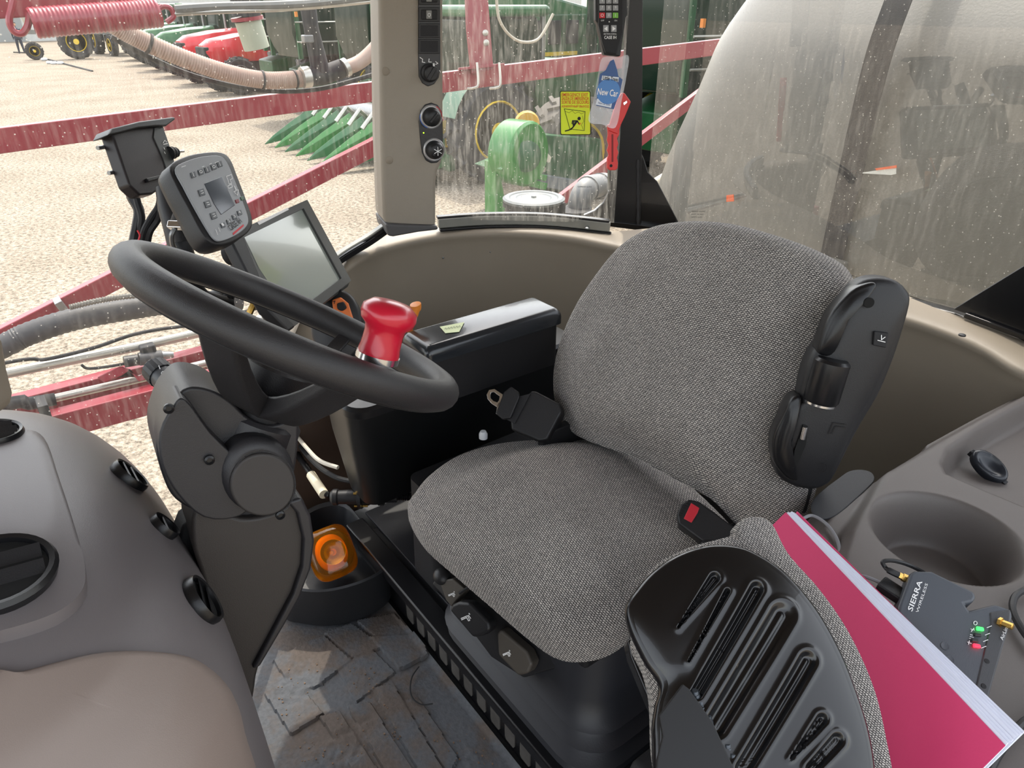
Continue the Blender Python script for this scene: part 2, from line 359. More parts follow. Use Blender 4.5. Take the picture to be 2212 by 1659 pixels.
# lower footwell mat: real relief (ribs, blocks, raised badge square, ridges of dirt)
def matmat():
    m = bpy.data.materials.new('dirty ribbed mat'); m.use_nodes = True; t = m.node_tree; N = t.nodes; L = t.links; b = N['Principled BSDF']
    tc = N.new('ShaderNodeTexCoord'); n = N.new('ShaderNodeTexNoise'); n.inputs['Scale'].default_value = 7; n.inputs['Detail'].default_value = 8; n.inputs['Roughness'].default_value = .65; L.new(tc.outputs['Object'], n.inputs[0])
    r = N.new('ShaderNodeValToRGB'); r.color_ramp.elements[0].color = lin('#505256'); r.color_ramp.elements[1].color = lin('#544b45'); r.color_ramp.elements[0].position = .46; r.color_ramp.elements[1].position = .58; L.new(n.outputs[0], r.inputs[0])
    n3 = N.new('ShaderNodeTexNoise'); n3.inputs['Scale'].default_value = 120; n3.inputs['Detail'].default_value = 6; L.new(tc.outputs['Object'], n3.inputs[0])
    mx = N.new('ShaderNodeMix'); mx.data_type = 'RGBA'; mx.blend_type = 'OVERLAY'; mx.inputs[0].default_value = .35; L.new(r.outputs[0], mx.inputs[6]); L.new(n3.outputs[0], mx.inputs[7]); L.new(mx.outputs[2], b.inputs['Base Color'])
    bp = N.new('ShaderNodeBump'); bp.inputs['Strength'].default_value = .6; bp.inputs['Distance'].default_value = .003; L.new(n3.outputs[0], bp.inputs['Height']); L.new(bp.outputs[0], b.inputs['Normal'])
    b.inputs['Roughness'].default_value = .85; return m
MATM = matmat()
def inpoly(x, y, poly):
    c = False; j = len(poly)-1
    for i in range(len(poly)):
        xi, yi = poly[i]; xj, yj = poly[j]
        if (yi > y) != (yj > y) and x < (xj-xi)*(y-yi)/(yj-yi)+xi: c = not c
        j = i
    return c
def fl(u, v): p = P(u, v, z=0); return (p.x, p.y)
RELIEF = []   # (polygon, height)
for poly, h in ((((640, 1400), (700, 1375), (760, 1430), (720, 1460), (680, 1490), (620, 1430)), .006), (((590, 1430), (640, 1402), (700, 1480), (640, 1500)), .005),
                (((570, 1500), (640, 1475), (700, 1545), (630, 1590)), .006), (((700, 1370), (760, 1350), (830, 1400), (765, 1425)), .006), (((770, 1345), (850, 1330), (905, 1385), (835, 1400)), .007),
                (((800, 1380), (910, 1375), (925, 1420), (865, 1450)), .008), (((728, 1448), (800, 1400), (855, 1455), (770, 1520)), .004),
                (((692, 1552), (735, 1540), (820, 1670), (780, 1700)), .007), (((750, 1528), (800, 1520), (900, 1680), (850, 1700)), .007), (((805, 1490), (850, 1480), (960, 1670), (915, 1690)), .007),
                (((870, 1515), (905, 1510), (990, 1640), (970, 1680)), .005)):
    RELIEF.append(([fl(*q) for q in poly], h))
def mat_h(x, y):
    h = 0
    for poly, k in RELIEF:
        if inpoly(x, y, poly): h = max(h, k)
    q = noise.noise(V(x*9, y*9, 1)); d = noise.noise(V(x*70, y*70, 4))
    h *= 1.1
    if q > .22: h = h*max(.3, 1-(q-.22)*3)+.002*min(1, (q-.22)*5)*(1+d)
    h += .022*max(0, min(1, (.215+.022-y)/.03))*(1 if y < .26 else 0)*.8
    return .001+h
x0, x1, y0, y1 = -.45, .60, PY, .78; NX, NY = 400, 220
vs = []; fs = []
for j in range(NY+1):
    for i in range(NX+1):
        x = x0+(x1-x0)*i/NX; y = y0+(y1-y0)*j/NY; vs.append(V(x, y, mat_h(x, y)))
for j in range(NY):
    for i in range(NX): a = j*(NX+1)+i; fs.append((a, a+1, a+NX+2, a+NX+1))
G().add(vs, fs).obj('floor_mat', MATM, sharp=50, loc=(0, .5, 0), label='dirty grey rubber footwell mat with ribs and worn square blocks', cat='floor mat')
G().bb((-.45, PY, -.02), (.60, .95, -.0)).obj('trim_5', MATTE, kind='structure')
# dirt crumbs and a cut cable tie on the mat
g = G(); random.seed(3)
for i in range(260):
    u = random.uniform(600, 1150); v = random.uniform(1440, 1659); x, y = fl(u, v)
    if y < PY+.015 or noise.noise(V(x*9, y*9, 1)) < -.1: continue
    r = random.choice((.001, .0012, .0018, .0025)); g.ball((x, y, mat_h(x, y)+r*.4), (r, r*.8, r*.6), n=3)
tag(g.obj('dirt_crumbs', mat('soil', '#6b5747', .95, var=.3, vscale=40)), 'loose brown dirt crumbs scattered over the footwell mat', 'dirt', kind='stuff')
pts = [(905, 1440), (890, 1462), (886, 1490), (893, 1510), (912, 1522), (935, 1520)]
G().tube(cr([P(u, v, z=.012) for u, v in pts], 5), .0016, 6).obj('cable_tie', MATTE, label='thin curved black cable tie lying on the dirty footwell mat', cat='cable tie')

# walls: swept padded trim below the windows.  plan line at sill edge, top height, and bottom
wallpx = [(648, 690, .555), (700, 630, .635), (760, 572, .70), (838, 535, .705), (950, 511, .705), (1050, 504, .705), (1130, 505, .703), (1230, 515, .70), (1315, 532, .695), (1400, 552, .69)]
path = [P(u, v, z=z) for u, v, z in wallpx]
rear = [P(u, v, z=z) for u, v, z in ((1745, 635, .66), (1950, 690, .655), (2100, 745, .65), (2212, 810, .64))]
corner = [V(.34, -.625, .682), V(.22, -.68, .672)]
full = cr([path[0]+V(-.01, .12, -.2)]+path+corner+rear+[rear[-1]+V(-.10, -.0, 0)], 5)
prof = [(.36, -.002), (.12, .002), (.055, .006), (.03, .008), (.012, .007), (.003, .003), (-.001, -.005), (.003, -.014), (.007, -.03), (.010, -.09), (.012, -.2), (.018, -.35), (.02, -.5), (.02, -.66)]
def sm_(a, b, x):
    t = max(0, min(1, (x-a)/(b-a))); return t*t*(3-2*t)
def sweepwall(pts, prof):
    rings = []
    for i, p in enumerate(pts):
        t = pts[min(i+1, len(pts)-1)]-pts[max(i-1, 0)]; t.z = 0; t.normalize(); nrm = V(-t.y, t.x, 0)   # outward: left of travel (+y to -y along +x side)
        rg_ = []
        for a, b in prof:
            q = p+nrm*min(a, .085+.3*sm_(-.50, -.60, p.y)); q.y = max(q.y, -.922); q.z = max(0, p.z+b); rg_.append(q)
        rings.append(rg_)
    return G().loft(rings, (0, 0), False)
k = next(i for i, p in enumerate(full) if p.y < -.61)
sweepwall(full[:k+1], prof).obj('wall_right', TAUPE, kind='structure', sharp=70, loc=(.75, -.2, 0))
sweepwall(full[k:], prof).obj('wall_rear', TAUPE, kind='structure', sharp=70, loc=(0, -.85, 0))
# trim screws on the sill
for (u, v, z) in ((978, 488, .72), (1268, 493, .715), (1393, 517, .705), (2078, 725, .67)):
    p = P(u, v, z=z); s = G().lathe([(.007, 0), (.0065, .0025), (.003, .004), (.001, .004)], p, (0, 0, 1), 12).obj('trim_screw', STEEL if u < 2000 else BLACK)
    tag(s, {978: 'small trim screw on the sill just right of the switch pillar', 1268: 'small trim screw on the sill left of the black rear post', 1393: 'small trim screw on the sill at the foot of the black gusset plate', 2078: 'dark push rivet in a dimple of the rear sill'}[u], 'screw')
for (u, v) in ((957, 519), (1058, 506), (957, 557), (1059, 544)):
    q = min(full, key=lambda a: (a-P(u, v, x=.78)).length); pp = P(u, v, x=q.x+.003)
    s = G().lathe([(.0028, 0), (.0028, .0016), (.0014, .002)], pp, (-1, 0, 0), 10).obj('wall_screw', STEEL)
    tag(s, 'tiny wall screw below the sill, %s one of the %s pair' % ('upper' if v < 530 else 'lower', 'left' if u < 1000 else 'right'), 'screw')

G().bb((.80, -.10, 0), (.83, .34, .42)).obj('trim_12', mat('brown lower trim', '#4a3a30', .6), kind='structure', bevel=.02)
# window rails (black seal with bright metal strip) and panes
def rail(name, pts, m, r=(.014, .010), up=(0, 0, 1), bevel=.003):
    g = G(); rings = []
    for i, p in enumerate(pts):
        t = (pts[min(i+1, len(pts)-1)]-pts[max(i-1, 0)]).normalized(); X = Vector(up).cross(t).normalized(); Y = t.cross(X)
        rings.append([p+X*r[0]*a+Y*r[1]*b for a, b in ((-1, -1), (1, -1), (1, 1), (-1, 1))])
    return g.loft(rings).obj(name, m, kind='structure', bevel=bevel)
ALU = mat('brushed rail', '#85857f', .35, .35, var=.1, vscale=15)
rr = cr([P(u, v, z=z) for u, v, z in ((946, 482, .735), (1050, 475, .733), (1180, 476, .728), (1318, 490, .718))], 6)
rail('trim_1', rr, ALU, (.008, .013)); rail('trim_2', [p+V(-.006, 0, -.017) for p in rr], BLACKS, (.008, .004)); rail('trim_3', [p+V(.004, 0, .0145) for p in rr], BLACKS, (.01, .004))
rl = cr([P(u, v, x=x) for u, v, x in ((848, 486, .83), (800, 520, .835), (735, 560, .83), (690, 600, .82), (640, 652, .80), (600, 700, .79))], 6)
rail('trim_4', rl, BLACKS, (.010, .008)); rail('trim_6', [p+V(-.004, .0, .017) for p in rl], ALU, (.010, .003))
rb = [P(u, v, y=-.915) for u, v in ((1700, 566), (1770, 592), (1850, 618), (1960, 652))]
rail('trim_7', rb, ALU, (.010, .012)); rail('trim_8', [p+V(0, .012, -.012) for p in rb], BLACKS, (.006, .010))
rb2 = [P(u, v, y=-.905) for u, v in ((1955, 660), (2060, 688), (2150, 722), (2260, 766))]
rail('trim_9', rb2, PAINT, (.018, .018), bevel=.006)
rail('trim_10', [P(u, v, y=-.915) for u, v in ((1470, 502), (1560, 522), (1640, 545), (1700, 566))], BLACKS, (.012, .012))
# panes
def pane(name, pts, m, th=.005):
    c = sum(pts, Vector())/len(pts); n = (pts[1]-pts[0]).cross(pts[2]-pts[0]).normalized()
    return G().prism(pts, n*th).obj(name, m, kind='structure')
pane('window_1', [V(.845, -.05, 1.62), V(.845, -.05, .72), V(.845, .09, .70), V(.845, .22, .56), V(.845, .34, .36), V(.845, .46, .14), V(.845, .60, .04), V(.845, 1.55, .04), V(.845, 1.55, 1.62)], GLASS)
pr = P(948, 472, z=.742); pe = P(1326, 480, z=.726)
pane('window_2', [V(pr.x, pr.y, 1.62), V(pr.x, pr.y, pr.z), V(pe.x, pe.y, pe.z), V(pe.x, pe.y, 1.62)], GLASSB)
pane('window_3', [V(.80, -.93, 1.62), V(.80, -.93, .655), V(-.62, -.93, .655), V(-.62, -.93, 1.62)], GLASSR)
# dotted ceramic edge band along the bottom of the rear pane
g = G()
for i in range(150):
    for j in range(4):
        u = 1700+i*2.45+(j % 2)*1.2; p = P(u, 560+(u-1700)*.355-j*7+6, y=-.9245); r = .0022-.0004*j
        g.lathe([(r, 0), (r, .0002)], p, (0, 1, 0), 6)
g.obj('trim_11', MATTE, kind='structure')

# posts
pl = plane(885, 250, (-1, .28, 0), x=.77)
pil = slab('control_pillar', [(812, -430), (958, -430), (959, 330), (955, 352), (946, 372), (943, 400), (943, 490), (925, 500), (835, 487), (828, 470), (822, 300)], pl, .10, PILLAR, bevel=.012, seg=3)
tag(pil, 'taupe cab pillar carrying the column of switches and knobs', 'pillar')
for (u, v) in ((833, 154), (841, 346)):
    G().lathe([(.0085, 0), (.0085, .0012), (.007, .002)], P(u, v, pl=pl), pl[1], 18).obj('pillar_plug', TAUPE, pil)
slab('pillar_boot', [(832, 484), (946, 488), (948, 497), (905, 502), (850, 512), (838, 510)], off(pl, .012), .12, mat('grey rubber boot', '#4b4a4b', .6), pil, bevel=.006)
slab('seal_end', [(843, 478), (850, 492), (780, 535), (738, 560), (742, 548), (800, 510)], off(pl, -.03), .03, BLACKS, pil, bevel=.004)
# switch stack on the pillar
op = off(pl, .004)
sw = slab('switch_panel', [(904, -60), (951, -60), (952, 150), (948, 168), (938, 182), (925, 187), (913, 180), (905, 165), (904, 120)], op, .006, CARBON, pil, bevel=.002)
for (v0, v1, kind) in ((-28, 11, 1), (15, 48, 1), (50, 83, 0), (84, 117, 0)):
    b = slab('switch_blank' if not kind else 'switch_frame', [(905, v0+1), (950, v0+1), (950, v1-1), (905, v1-1)], off(op, .004), .006, BLACK, sw, bevel=.001)
    if kind:
        slab('rocker', [(911, v0+6), (945, v0+6), (945, v1-6), (911, v1-6)], off(op, .007), .006, MATTE, sw, bevel=.0015)
        slab('rocker_lens', [(921, v0+7), (933, v0+7), (933, v1-7), (921, v1-7)], off(op, .0095), .003, mat('smoke grey lens', '#6a6a68', .3), sw, bevel=.0008)
        g = strokes(G(), off(op, .0097), [[(925, v0+14), (929, v0+14), (930, v0+18), (927, v0+22), (924, v0+18), (925, v0+14)]], .0008); g.obj('switch_icon', WHITE, sw)
    else: slab('blank_inset', [(909, v0+5), (946, v0+5), (946, v1-5), (909, v1-5)], off(op, .005), .002, MATTE, sw, bevel=.0006)
strokes(G(), off(op, .0005), [[(907, 124), (913, 128), (912, 134), (918, 135)], [(927, 127), (926, 134), (932, 134)], [(941, 133), (946, 137), (941, 139)], [(949, 152), (952, 156)]], .0014).obj('dial_icons', WHITE, sw)
d0 = P(927, 157, pl=op)
kn = G().lathe([(.019, 0), (.019, .008), (.015, .010), (.015, .02), (.013, .022)], d0, op[1], 24).obj('wiper_dial', BLACK, sw)
G().box(d0+op[1]*.018, (.009, .032, .014), rotm(*basis(op[1], (0, -.6, .8)))).obj('dial_grip', BLACK, sw, bevel=.002)
G().box(d0+op[1]*.0215+V(0, -.006, .012), (.002, .016, .008), rotm(*basis(op[1]))).obj('dial_pointer', WHITE, sw)
hv = slab('climate_panel', [(932, 222), (946, 227), (955, 240), (957, 262), (958, 320), (955, 342), (945, 352), (932, 353), (920, 347), (912, 330), (908, 300), (905, 262), (908, 240), (918, 226)], op, .006, CARBON, pil, bevel=.003)
for (u, v, nm) in ((931, 252, 'temperature_knob'), (937, 323, 'fan_knob')):
    o = P(u, v, pl=op)
    G().lathe([(.0255, 0), (.0255, .004), (.0235, .006), (.0235, .003), (.022, .003)], o, op[1], 32).obj('knob_bezel', mat('soft silver', '#b7b7b9', .35, .5), hv)
    kb = G().lathe([(.021, .0), (.020, .012), (.016, .021), (.012, .024)], o, op[1], 26).obj(nm, BLACK, hv)
    G().box(o+op[1]*.024, (.006, .026, .008), rotm(*basis(op[1], (0, -.7, .7)))).obj('knob_grip', BLACK, hv, bevel=.002)
arc = lambda u, v, r, a0, a1, n=8: [(u+r*.95*math.cos(math.radians(a0+(a1-a0)*i/n)), v+r*math.sin(math.radians(a0+(a1-a0)*i/n))) for i in range(n+1)]
strokes(G(), off(op, .0062), [arc(931, 252, 25, -60, 0)], .0016).obj('warm_arc', REDP, hv)
strokes(G(), off(op, .0062), [arc(931, 252, 25, 110, 190)], .0016).obj('cold_arc', mat('blue print', '#2f62b5', .5), hv)
so_ = [[(946+9*math.cos(a), 327+9*math.sin(a)), (946-9*math.cos(a), 327-9*math.sin(a))] for a in (0.5, 1.55, 2.6)]
strokes(G(), off(op, .029), so_, .0013).obj('snowflake_mark', WHITE, hv)
G().lathe([(.0016, 0), (.0014, .001)], P(915, 287, pl=op), op[1], 8).obj('status_light', mat('green led', '#b4e23a', .3, emit='#a8e020', es=1.2), hv)

cp = thing('rear_post', 'black steel cab post with triangular gusset at the rear right corner', 'post', P(1350, 480, x=.78))
pc = plane(1350, 300, (-.78, .60, 0), x=.765)
slab('post_bar', [(1356, -430), (1391, -430), (1387, 330), (1384, 489), (1318, 480), (1316, 372), (1330, 300), (1352, 120)], pc, .05, BLACKS, cp, bevel=.003)
slab('gusset_plate', [(1383, 325), (1392, 345), (1400, 372), (1420, 392), (1478, 503), (1384, 489)], off(pc, -.02), .008, PAINT, cp, bevel=.002)
G().tube(cr([P(1378, v, pl=off(pc, .002)) for v in (345, 380, 420, 455, 488)], 4), [.003+.001*(i % 3) for i in range(17)], 7).obj('weld_bead', MATTE, cp)
slab('small_gusset', [(1260, 466), (1285, 455), (1303, 438), (1316, 412), (1318, 474)], off(pc, -.01), .02, PAINT, cp, bevel=.003)
slab('foot_plate', [(1318, 478), (1384, 486), (1480, 500), (1478, 508), (1400, 500), (1318, 490)], off(pc, .006), .03, PAINT, cp, bevel=.002)
gp = plane(2150, 660, (0.15, 1, .1), y=-.88)
lg = thing('corner_gusset', 'black triangular gusset plate at the left rear window corner', 'gusset', P(2150, 720, pl=gp))
slab('gusset_plate', [(2058, 668), (2230, 562), (2400, 470), (2400, 800), (2212, 738), (2120, 690)], gp, .01, PAINT, lg, bevel=.002)
G().bar(P(2085, 680, pl=off(gp, .006)), P(2260, 745, pl=off(gp, .006)), .012, .012).obj('gusset_flange', PAINT, lg, bevel=.003)
# ================================================================== OPERATOR SEAT
seat = thing('operator_seat', 'grey woven fabric operator seat with tall rounded backrest on a rubber boot', 'seat', (0, 0, PZ))
cpx = [(884, 1085), (892, 1050), (925, 1008), (985, 968), (1060, 945), (1150, 935), (1260, 935), (1380, 955), (1470, 1010), (1560, 1090), (1610, 1150), (1600, 1210), (1500, 1280), (1375, 1345), (1352, 1392), (1305, 1425), (1245, 1436), (1195, 1425), (1140, 1385), (1060, 1315), (985, 1250), (920, 1180)]
def cz(u, v):
    k = max(0, min(1, (v-1040)/170)) if u < 1400 else max(0, min(1, (v-1180)/100))
    q = P(u, v, z=.458-.070*k); q.z = .455; return q
cpts = cr([cz(u, v) for u, v in cpx], 5, True); _c = sum(cpts, Vector())/len(cpts); cpts = [q+(_c-q).normalized()*.034 for q in cpts]
def cush_h(p, s):
    h = .034*(1-s**2.4)
    h += .018*math.exp(-((abs(p.x)-.17)/.05)**2)*(1-s**6) - .012*math.exp(-((p.y+.02)/.09)**2-(p.x/.12)**2)
    return h
dome('seat_cushion', cpts, (0, 0, 1), cush_h, FAB, seat, thick=.082, rings=30, edge=.46)
BN = V(0, .945, .327).normalized(); BP = (V(0, -.095, .49), BN)
bpx = [(1226, 905), (1208, 860), (1206, 800), (1222, 735), (1255, 665), (1300, 600), (1345, 550), (1395, 522), (1460, 513), (1540, 520), (1640, 548), (1715, 578), (1752, 605), (1766, 650), (1752, 710), (1733, 770), (1718, 840), (1700, 930), (1690, 1020), (1672, 1080), (1640, 1112), (1605, 1122), (1570, 1100), (1520, 1045), (1450, 1000), (1380, 965), (1300, 945), (1255, 930)]
bpts = cr(PL(bpx, BP), 5, True)
BU = V(0, -.327, .945)
def back_h(p, s):
    t = (p-BP[0]).dot(BU)
    return .030*(1-s**2.6) + .022*math.exp(-((t-.10)/.10)**2)*(1-s**4) + .010*math.exp(-((abs(p.x)-.16)/.05)**2)*(1-s**5) - .008*math.exp(-((t-.27)/.05)**2)*(1-s**3)
dome('backrest', bpts, BN, back_h, FABB, seat, thick=.085, rings=30, edge=.40)
# shell behind backrest and below cushion
sh = [q-BN*.075+(BP[0]+BU*.2-q)*.16 for q in bpts]
G().prism(sh, -BN*.02).obj('back_shell', BLACK, seat, bevel=.006)
g = G().bb((-.19, -.16, .36), (.19, .20, .395)); g.obj('cushion_pan', BLACK, seat, bevel=.01)
g = G()
rings = []
def rrect(cx, cy, hx, hy, z, r=.05, n=6):
    o = []
    for sx, sy, a0 in ((1, 1, 0), (-1, 1, 90), (-1, -1, 180), (1, -1, 270)):
        for k in range(n+1):
            a = math.radians(a0+90*k/n); o.append(V(cx+sx*(hx-r)+r*math.cos(a), cy+sy*(hy-r)+r*math.sin(a), z))
    return o
for z, e in ((.365, 0), (.34, .004), (.26, .012), (.225, .022), (.215, .034), (.205, .022), (.195, .028), (.185, .044), (.175, .030), (.165, .038), (.155, .054), (.145, .042), (.13, .05)):
    rings.append(rrect(0.0, .005, .185+e, .17+e*.9, z, .055+e*.4))
g.loft(rings).obj('rubber_bellows', mat('bellows rubber', '#25262b', .5, bump=.15, bscale=400), seat)
fp = plane(1050, 1350, (-.25, .85, .45), y=.232)
g = slab('control_fascia', [(932, 1262), (955, 1228), (1010, 1240), (1200, 1395), (1215, 1440), (1130, 1465), (1060, 1420), (985, 1320)], off(fp, -.016), .05, BLACK, seat, bevel=.004)
LEV = mat('dark taupe lever', '#45403a', .5, bump=.2, bscale=900)
g = G(); g.ball(P(955, 1245, pl=off(fp, .004)), (.018, .016, .014)); g.obj('lever_pivot', BLACK, seat)
l1 = slab('adjust_lever', [(951, 1265), (958, 1252), (978, 1250), (1006, 1274), (975, 1312), (962, 1296)], off(fp, .012), .02, LEV, seat, bevel=.003)
l2 = slab('adjust_lever', [(969, 1318), (976, 1306), (990, 1300), (1013, 1301), (1056, 1344), (1058, 1362), (1042, 1374), (1020, 1378)], off(fp, .030), .026, BLACK, seat, bevel=.006, seg=4)
l3 = slab('adjust_lever', [(1072, 1367), (1081, 1359), (1138, 1408), (1150, 1435), (1140, 1456), (1118, 1461), (1075, 1416)], off(fp, .016), .028, LEV, seat, bevel=.006)
ICO = lambda u, v, s=1: [[(u-12*s, v+2*s), (u+2*s, v-4*s), (u+7*s, v+6*s), (u+4*s, v+7*s), (u, v), (u-11*s, v+5*s)], [(u+5*s, v-9*s), (u+7*s, v-7*s)], [(u+4*s, v-5*s), (u+9*s, v+2*s)]]
strokes(G(), off(fp, .012), ICO(977, 1284, .7), .0012).obj('lever_icon', WHITE, l1)
strokes(G(), off(fp, .030), ICO(1008, 1334, 1), .0014).obj('lever_icon', WHITE, l2)
strokes(G(), off(fp, .016), ICO(1096, 1412, .8), .0014).obj('lever_icon', WHITE, l3)
G().tube([P(992, 1282, pl=off(fp, .014)), P(1012, 1268, pl=off(fp, .012))], .002, 6).obj('cable_clip', MATTE, seat)
# recliner brackets, right-side belt anchor
G().bb((-.215, -.15, .40), (-.195, -.03, .50)).obj('recliner_bracket', BLACK, seat, bevel=.004)
G().bb((.195, -.15, .40), (.215, -.03, .50)).obj('recliner_bracket', BLACK, seat, bevel=.004)
# belt retractor with tongue (far side)
rp = plane(1160, 900, (-.45, .60, .62), d=P(1160, 900, z=.535).z and (P(1160, 900, z=.53)-CAM).dot(fdir))
rt = slab('belt_retractor', [(1147, 843), (1158, 845), (1210, 872), (1214, 890), (1182, 950), (1165, 953), (1104, 928), (1102, 910)], rp, .045, BLACK, seat, bevel=.005, seg=3, label='black belt retractor housing')
slab('belt_webbing', [(1112, 858), (1146, 850), (1112, 915), (1092, 905)], off(rp, .004), .012, MATTE, rt, bevel=.001)
slab('tongue_cover', [(1088, 846), (1103, 834), (1120, 846), (1122, 858), (1103, 903), (1085, 906), (1070, 893)], off(rp, .012), .012, BLACK, rt, bevel=.003)
tp = off(rp, .010)
g = G()
def plate_hole(g, outer, inner, pl, th):
    o = PL(outer, pl); i = PL(inner, pl); d = -pl[1]*th; n = len(o)
    rings = [[a for a in o], [a for a in i], [a+d for a in i], [a+d for a in o]]
    return g.loft([list(r) for r in rings], (0, 0), True, True)
plate_hole(g, [(1051, 852), (1056, 842), (1068, 840), (1086, 852), (1084, 872), (1074, 880), (1062, 872), (1053, 862)], [(1059, 853), (1061, 848), (1067, 847), (1079, 856), (1078, 864), (1074, 869), (1066, 866), (1060, 860)], tp, .0025)
g.prism(PL([(1080, 862), (1092, 858), (1102, 838), (1106, 845), (1078, 897), (1071, 894), (1074, 876)], tp), -tp[1]*.0025)
g.obj('latch_tongue', CHROME, rt, bevel=.0006)
# buckle (near side)
bk = plane(1530, 1130, (-.35, .45, .82), z=.515)
bt = slab('belt_buckle', [(1463, 1108), (1472, 1088), (1490, 1077), (1512, 1083), (1590, 1140), (1597, 1158), (1570, 1186), (1535, 1182), (1466, 1132)], bk, .028, BLACK, seat, bevel=.004, seg=3, label='black belt buckle')
slab('release_button', [(1477, 1120), (1493, 1086), (1511, 1097), (1507, 1108), (1494, 1129)], off(bk, .0015), .008, mat('red button', '#c22a38', .4), bt, bevel=.001)
g = G()
for i in range(7): g.bar(P(1466+i*3.4, 1112-i*5, pl=off(bk, .0)), P(1473+i*3.4, 1115-i*5, pl=off(bk, .0)), .001, .003)
g.obj('grip_ridges', BLACK, bt)
slab('buckle_stalk', [(1560, 1150), (1598, 1160), (1640, 1170), (1630, 1200), (1570, 1185)], off(bk, -.012), .012, MATTE, bt, bevel=.003)
# left armrest, folded up
ap = plane(1815, 840, (-.72, .66, .18), x=-.285)
apx = [(1790, 745), (1815, 690), (1848, 640), (1884, 622), (1925, 624), (1950, 643), (1956, 672), (1925, 765), (1890, 840), (1855, 905), (1806, 1012), (1785, 1038), (1755, 1046), (1715, 1036), (1690, 1012), (1690, 960), (1716, 880), (1745, 868), (1765, 790)]
ar = dome('folded_armrest', cr(PL(apx, ap), 4, True), ap[1], lambda p, s: .010*(1-s**4), BLACK, seat, label='black folded armrest', thick=.05, rings=14, edge=.24)
dome('armrest_pad', cr(PL([(1775, 745), (1800, 690), (1838, 640), (1878, 620), (1888, 626), (1860, 645), (1832, 690), (1808, 745), (1800, 762), (1780, 760)], off(ap, .006)), 4, True), ap[1], lambda p, s: .008*(1-s**3), BLACKS, ar, thick=.04, rings=8, edge=.15)
dome('armrest_pad', cr(PL([(1710, 872), (1728, 866), (1726, 890), (1708, 950), (1706, 1005), (1722, 1032), (1700, 1026), (1678, 992), (1680, 950), (1695, 905)], off(ap, .006)), 4, True), ap[1], lambda p, s: .008*(1-s**3), BLACKS, ar, thick=.04, rings=8, edge=.15)
a, b = P(1800, 776, pl=off(ap, .012)), P(1772, 868, pl=off(ap, .012))
hg = G().lathe([(.020, 0), (.024, .004), (.024, (b-a).length-.004), (.021, (b-a).length)], a, (b-a), 26).obj('hinge_barrel', BLACKS, ar)
G().lathe([(.0215, 0), (.0215, .003)], b, (b-a), 26).obj('hinge_washer', CHROME, ar)
s_ = slab('armrest_switch', [(1889, 716), (1921, 720), (1915, 752), (1886, 746)], off(ap, .0135), .006, MATTE, ar, bevel=.0015)
strokes(G(), off(ap, .0137), [[(1896, 735), (1912, 739)], [(1904, 724), (1904, 734), (1912, 728)]], .0010).obj('switch_icon', WHITE, ar)
G().lathe([(.0072, 0), (.0066, .001)], P(1877, 654, pl=off(ap, .0125)), ap[1], 18).obj('screw_recess', mat('void black', '#050505', .9), ar)
slab('slot', [(1735, 918), (1745, 921), (1741, 960), (1722, 1006), (1712, 1012), (1716, 975)], off(ap, .0115), .003, MATS['void black'], ar, bevel=0)
a, b = P(1739, 922, pl=off(ap, .0125)), P(1733, 948, pl=off(ap, .0125))
stub(G(), a, b, .0042).obj('locking_pin', CHROME, ar)
strokes(G(), off(ap, .0115), [[(1790, 938), (1800, 914), (1828, 918)], [(1797, 938), (1805, 921), (1828, 925)]], .0012).obj('moulded_mark', BLACKS, ar)
strokes(G(), off(ap, .0115), [arc(1778, 1010, 8, -120, 150)], .0012).obj('moulded_ring', BLACKS, ar)
slab('mount_arm', [(1735, 1030), (1762, 1040), (1742, 1110), (1710, 1110)], off(ap, -.03), .015, MATTE, ar, bevel=.003)

# ================================================================== RIGHT CONSOLE AND ARMREST BOX
ab = thing('armrest_box', 'black lidded armrest storage box with a pale note on its lid', 'armrest box', (.38, -.03, .56))
def rbox(g, x0, x1, y0, y1, z0, z1, r=.01, taper=0, n=4):
    cx, cy = (x0+x1)/2, (y0+y1)/2; hx, hy = (x1-x0)/2, (y1-y0)/2
    return g.loft([rrect(cx, cy, hx-taper, hy-taper, z0, r, n), rrect(cx, cy, hx, hy, z1, r, n)])
g = G(); g.loft([rrect(.388, -.028, .052, .168, z, .014, 5) for z in (.648, .662)]+[rrect(.388, -.028, .052-a, .168-a, .662+b, .014-a*.6, 5) for a, b in ((.001, .006), (.004, .012), (.009, .017), (.014, .019))])
g.obj('lid', mat('glossy black lid', '#1f2328', .22, bump=.05, bscale=900, coat=.2), ab)
rbox(G(), .345, .435, -.19, .13, .55, .645, .012).obj('body', BLACK, ab)
nt_ = (V(.385, .045, .6822), V(0, 0, 1))
nn = G().prism(PL([(950, 706), (1003, 696), (992, 717), (962, 720)], nt_), (0, 0, .0004)).obj('sticky_note', mat('pale green paper', '#cfd8ae', .8), label='small pale green paper note stuck on the black armrest lid', cat='note')
strokes(G(), off(nt_, .0006), [[(960+i*6, 711-i), (963+i*6, 708-i), (965+i*6, 712-i)] for i in range(6)], .0007).obj('handwriting', mat('grey ink', '#6d7568', .8), nn)
sc = thing('side_console', 'big black lower console box between the seat and the right wall', 'console', (.58, 0, .30))
g = G(); g.loft([rrect(.530, -.03, .062, .262, .27, .035), rrect(.515, -.03, .08, .288, .44, .045), rrect(.505, -.03, .085, .296, .525, .045)])
g.obj('console_body', mat('console black', '#121314', .38, bump=.1, bscale=600), sc)
g = G(); g.loft([rrect(.505, -.03, .087, .298, .525, .045), rrect(.505, -.03, .087, .298, .540, .045), rrect(.505, -.03, .080, .291, .547, .04)]); g.obj('console_rim', BLACKS, sc)
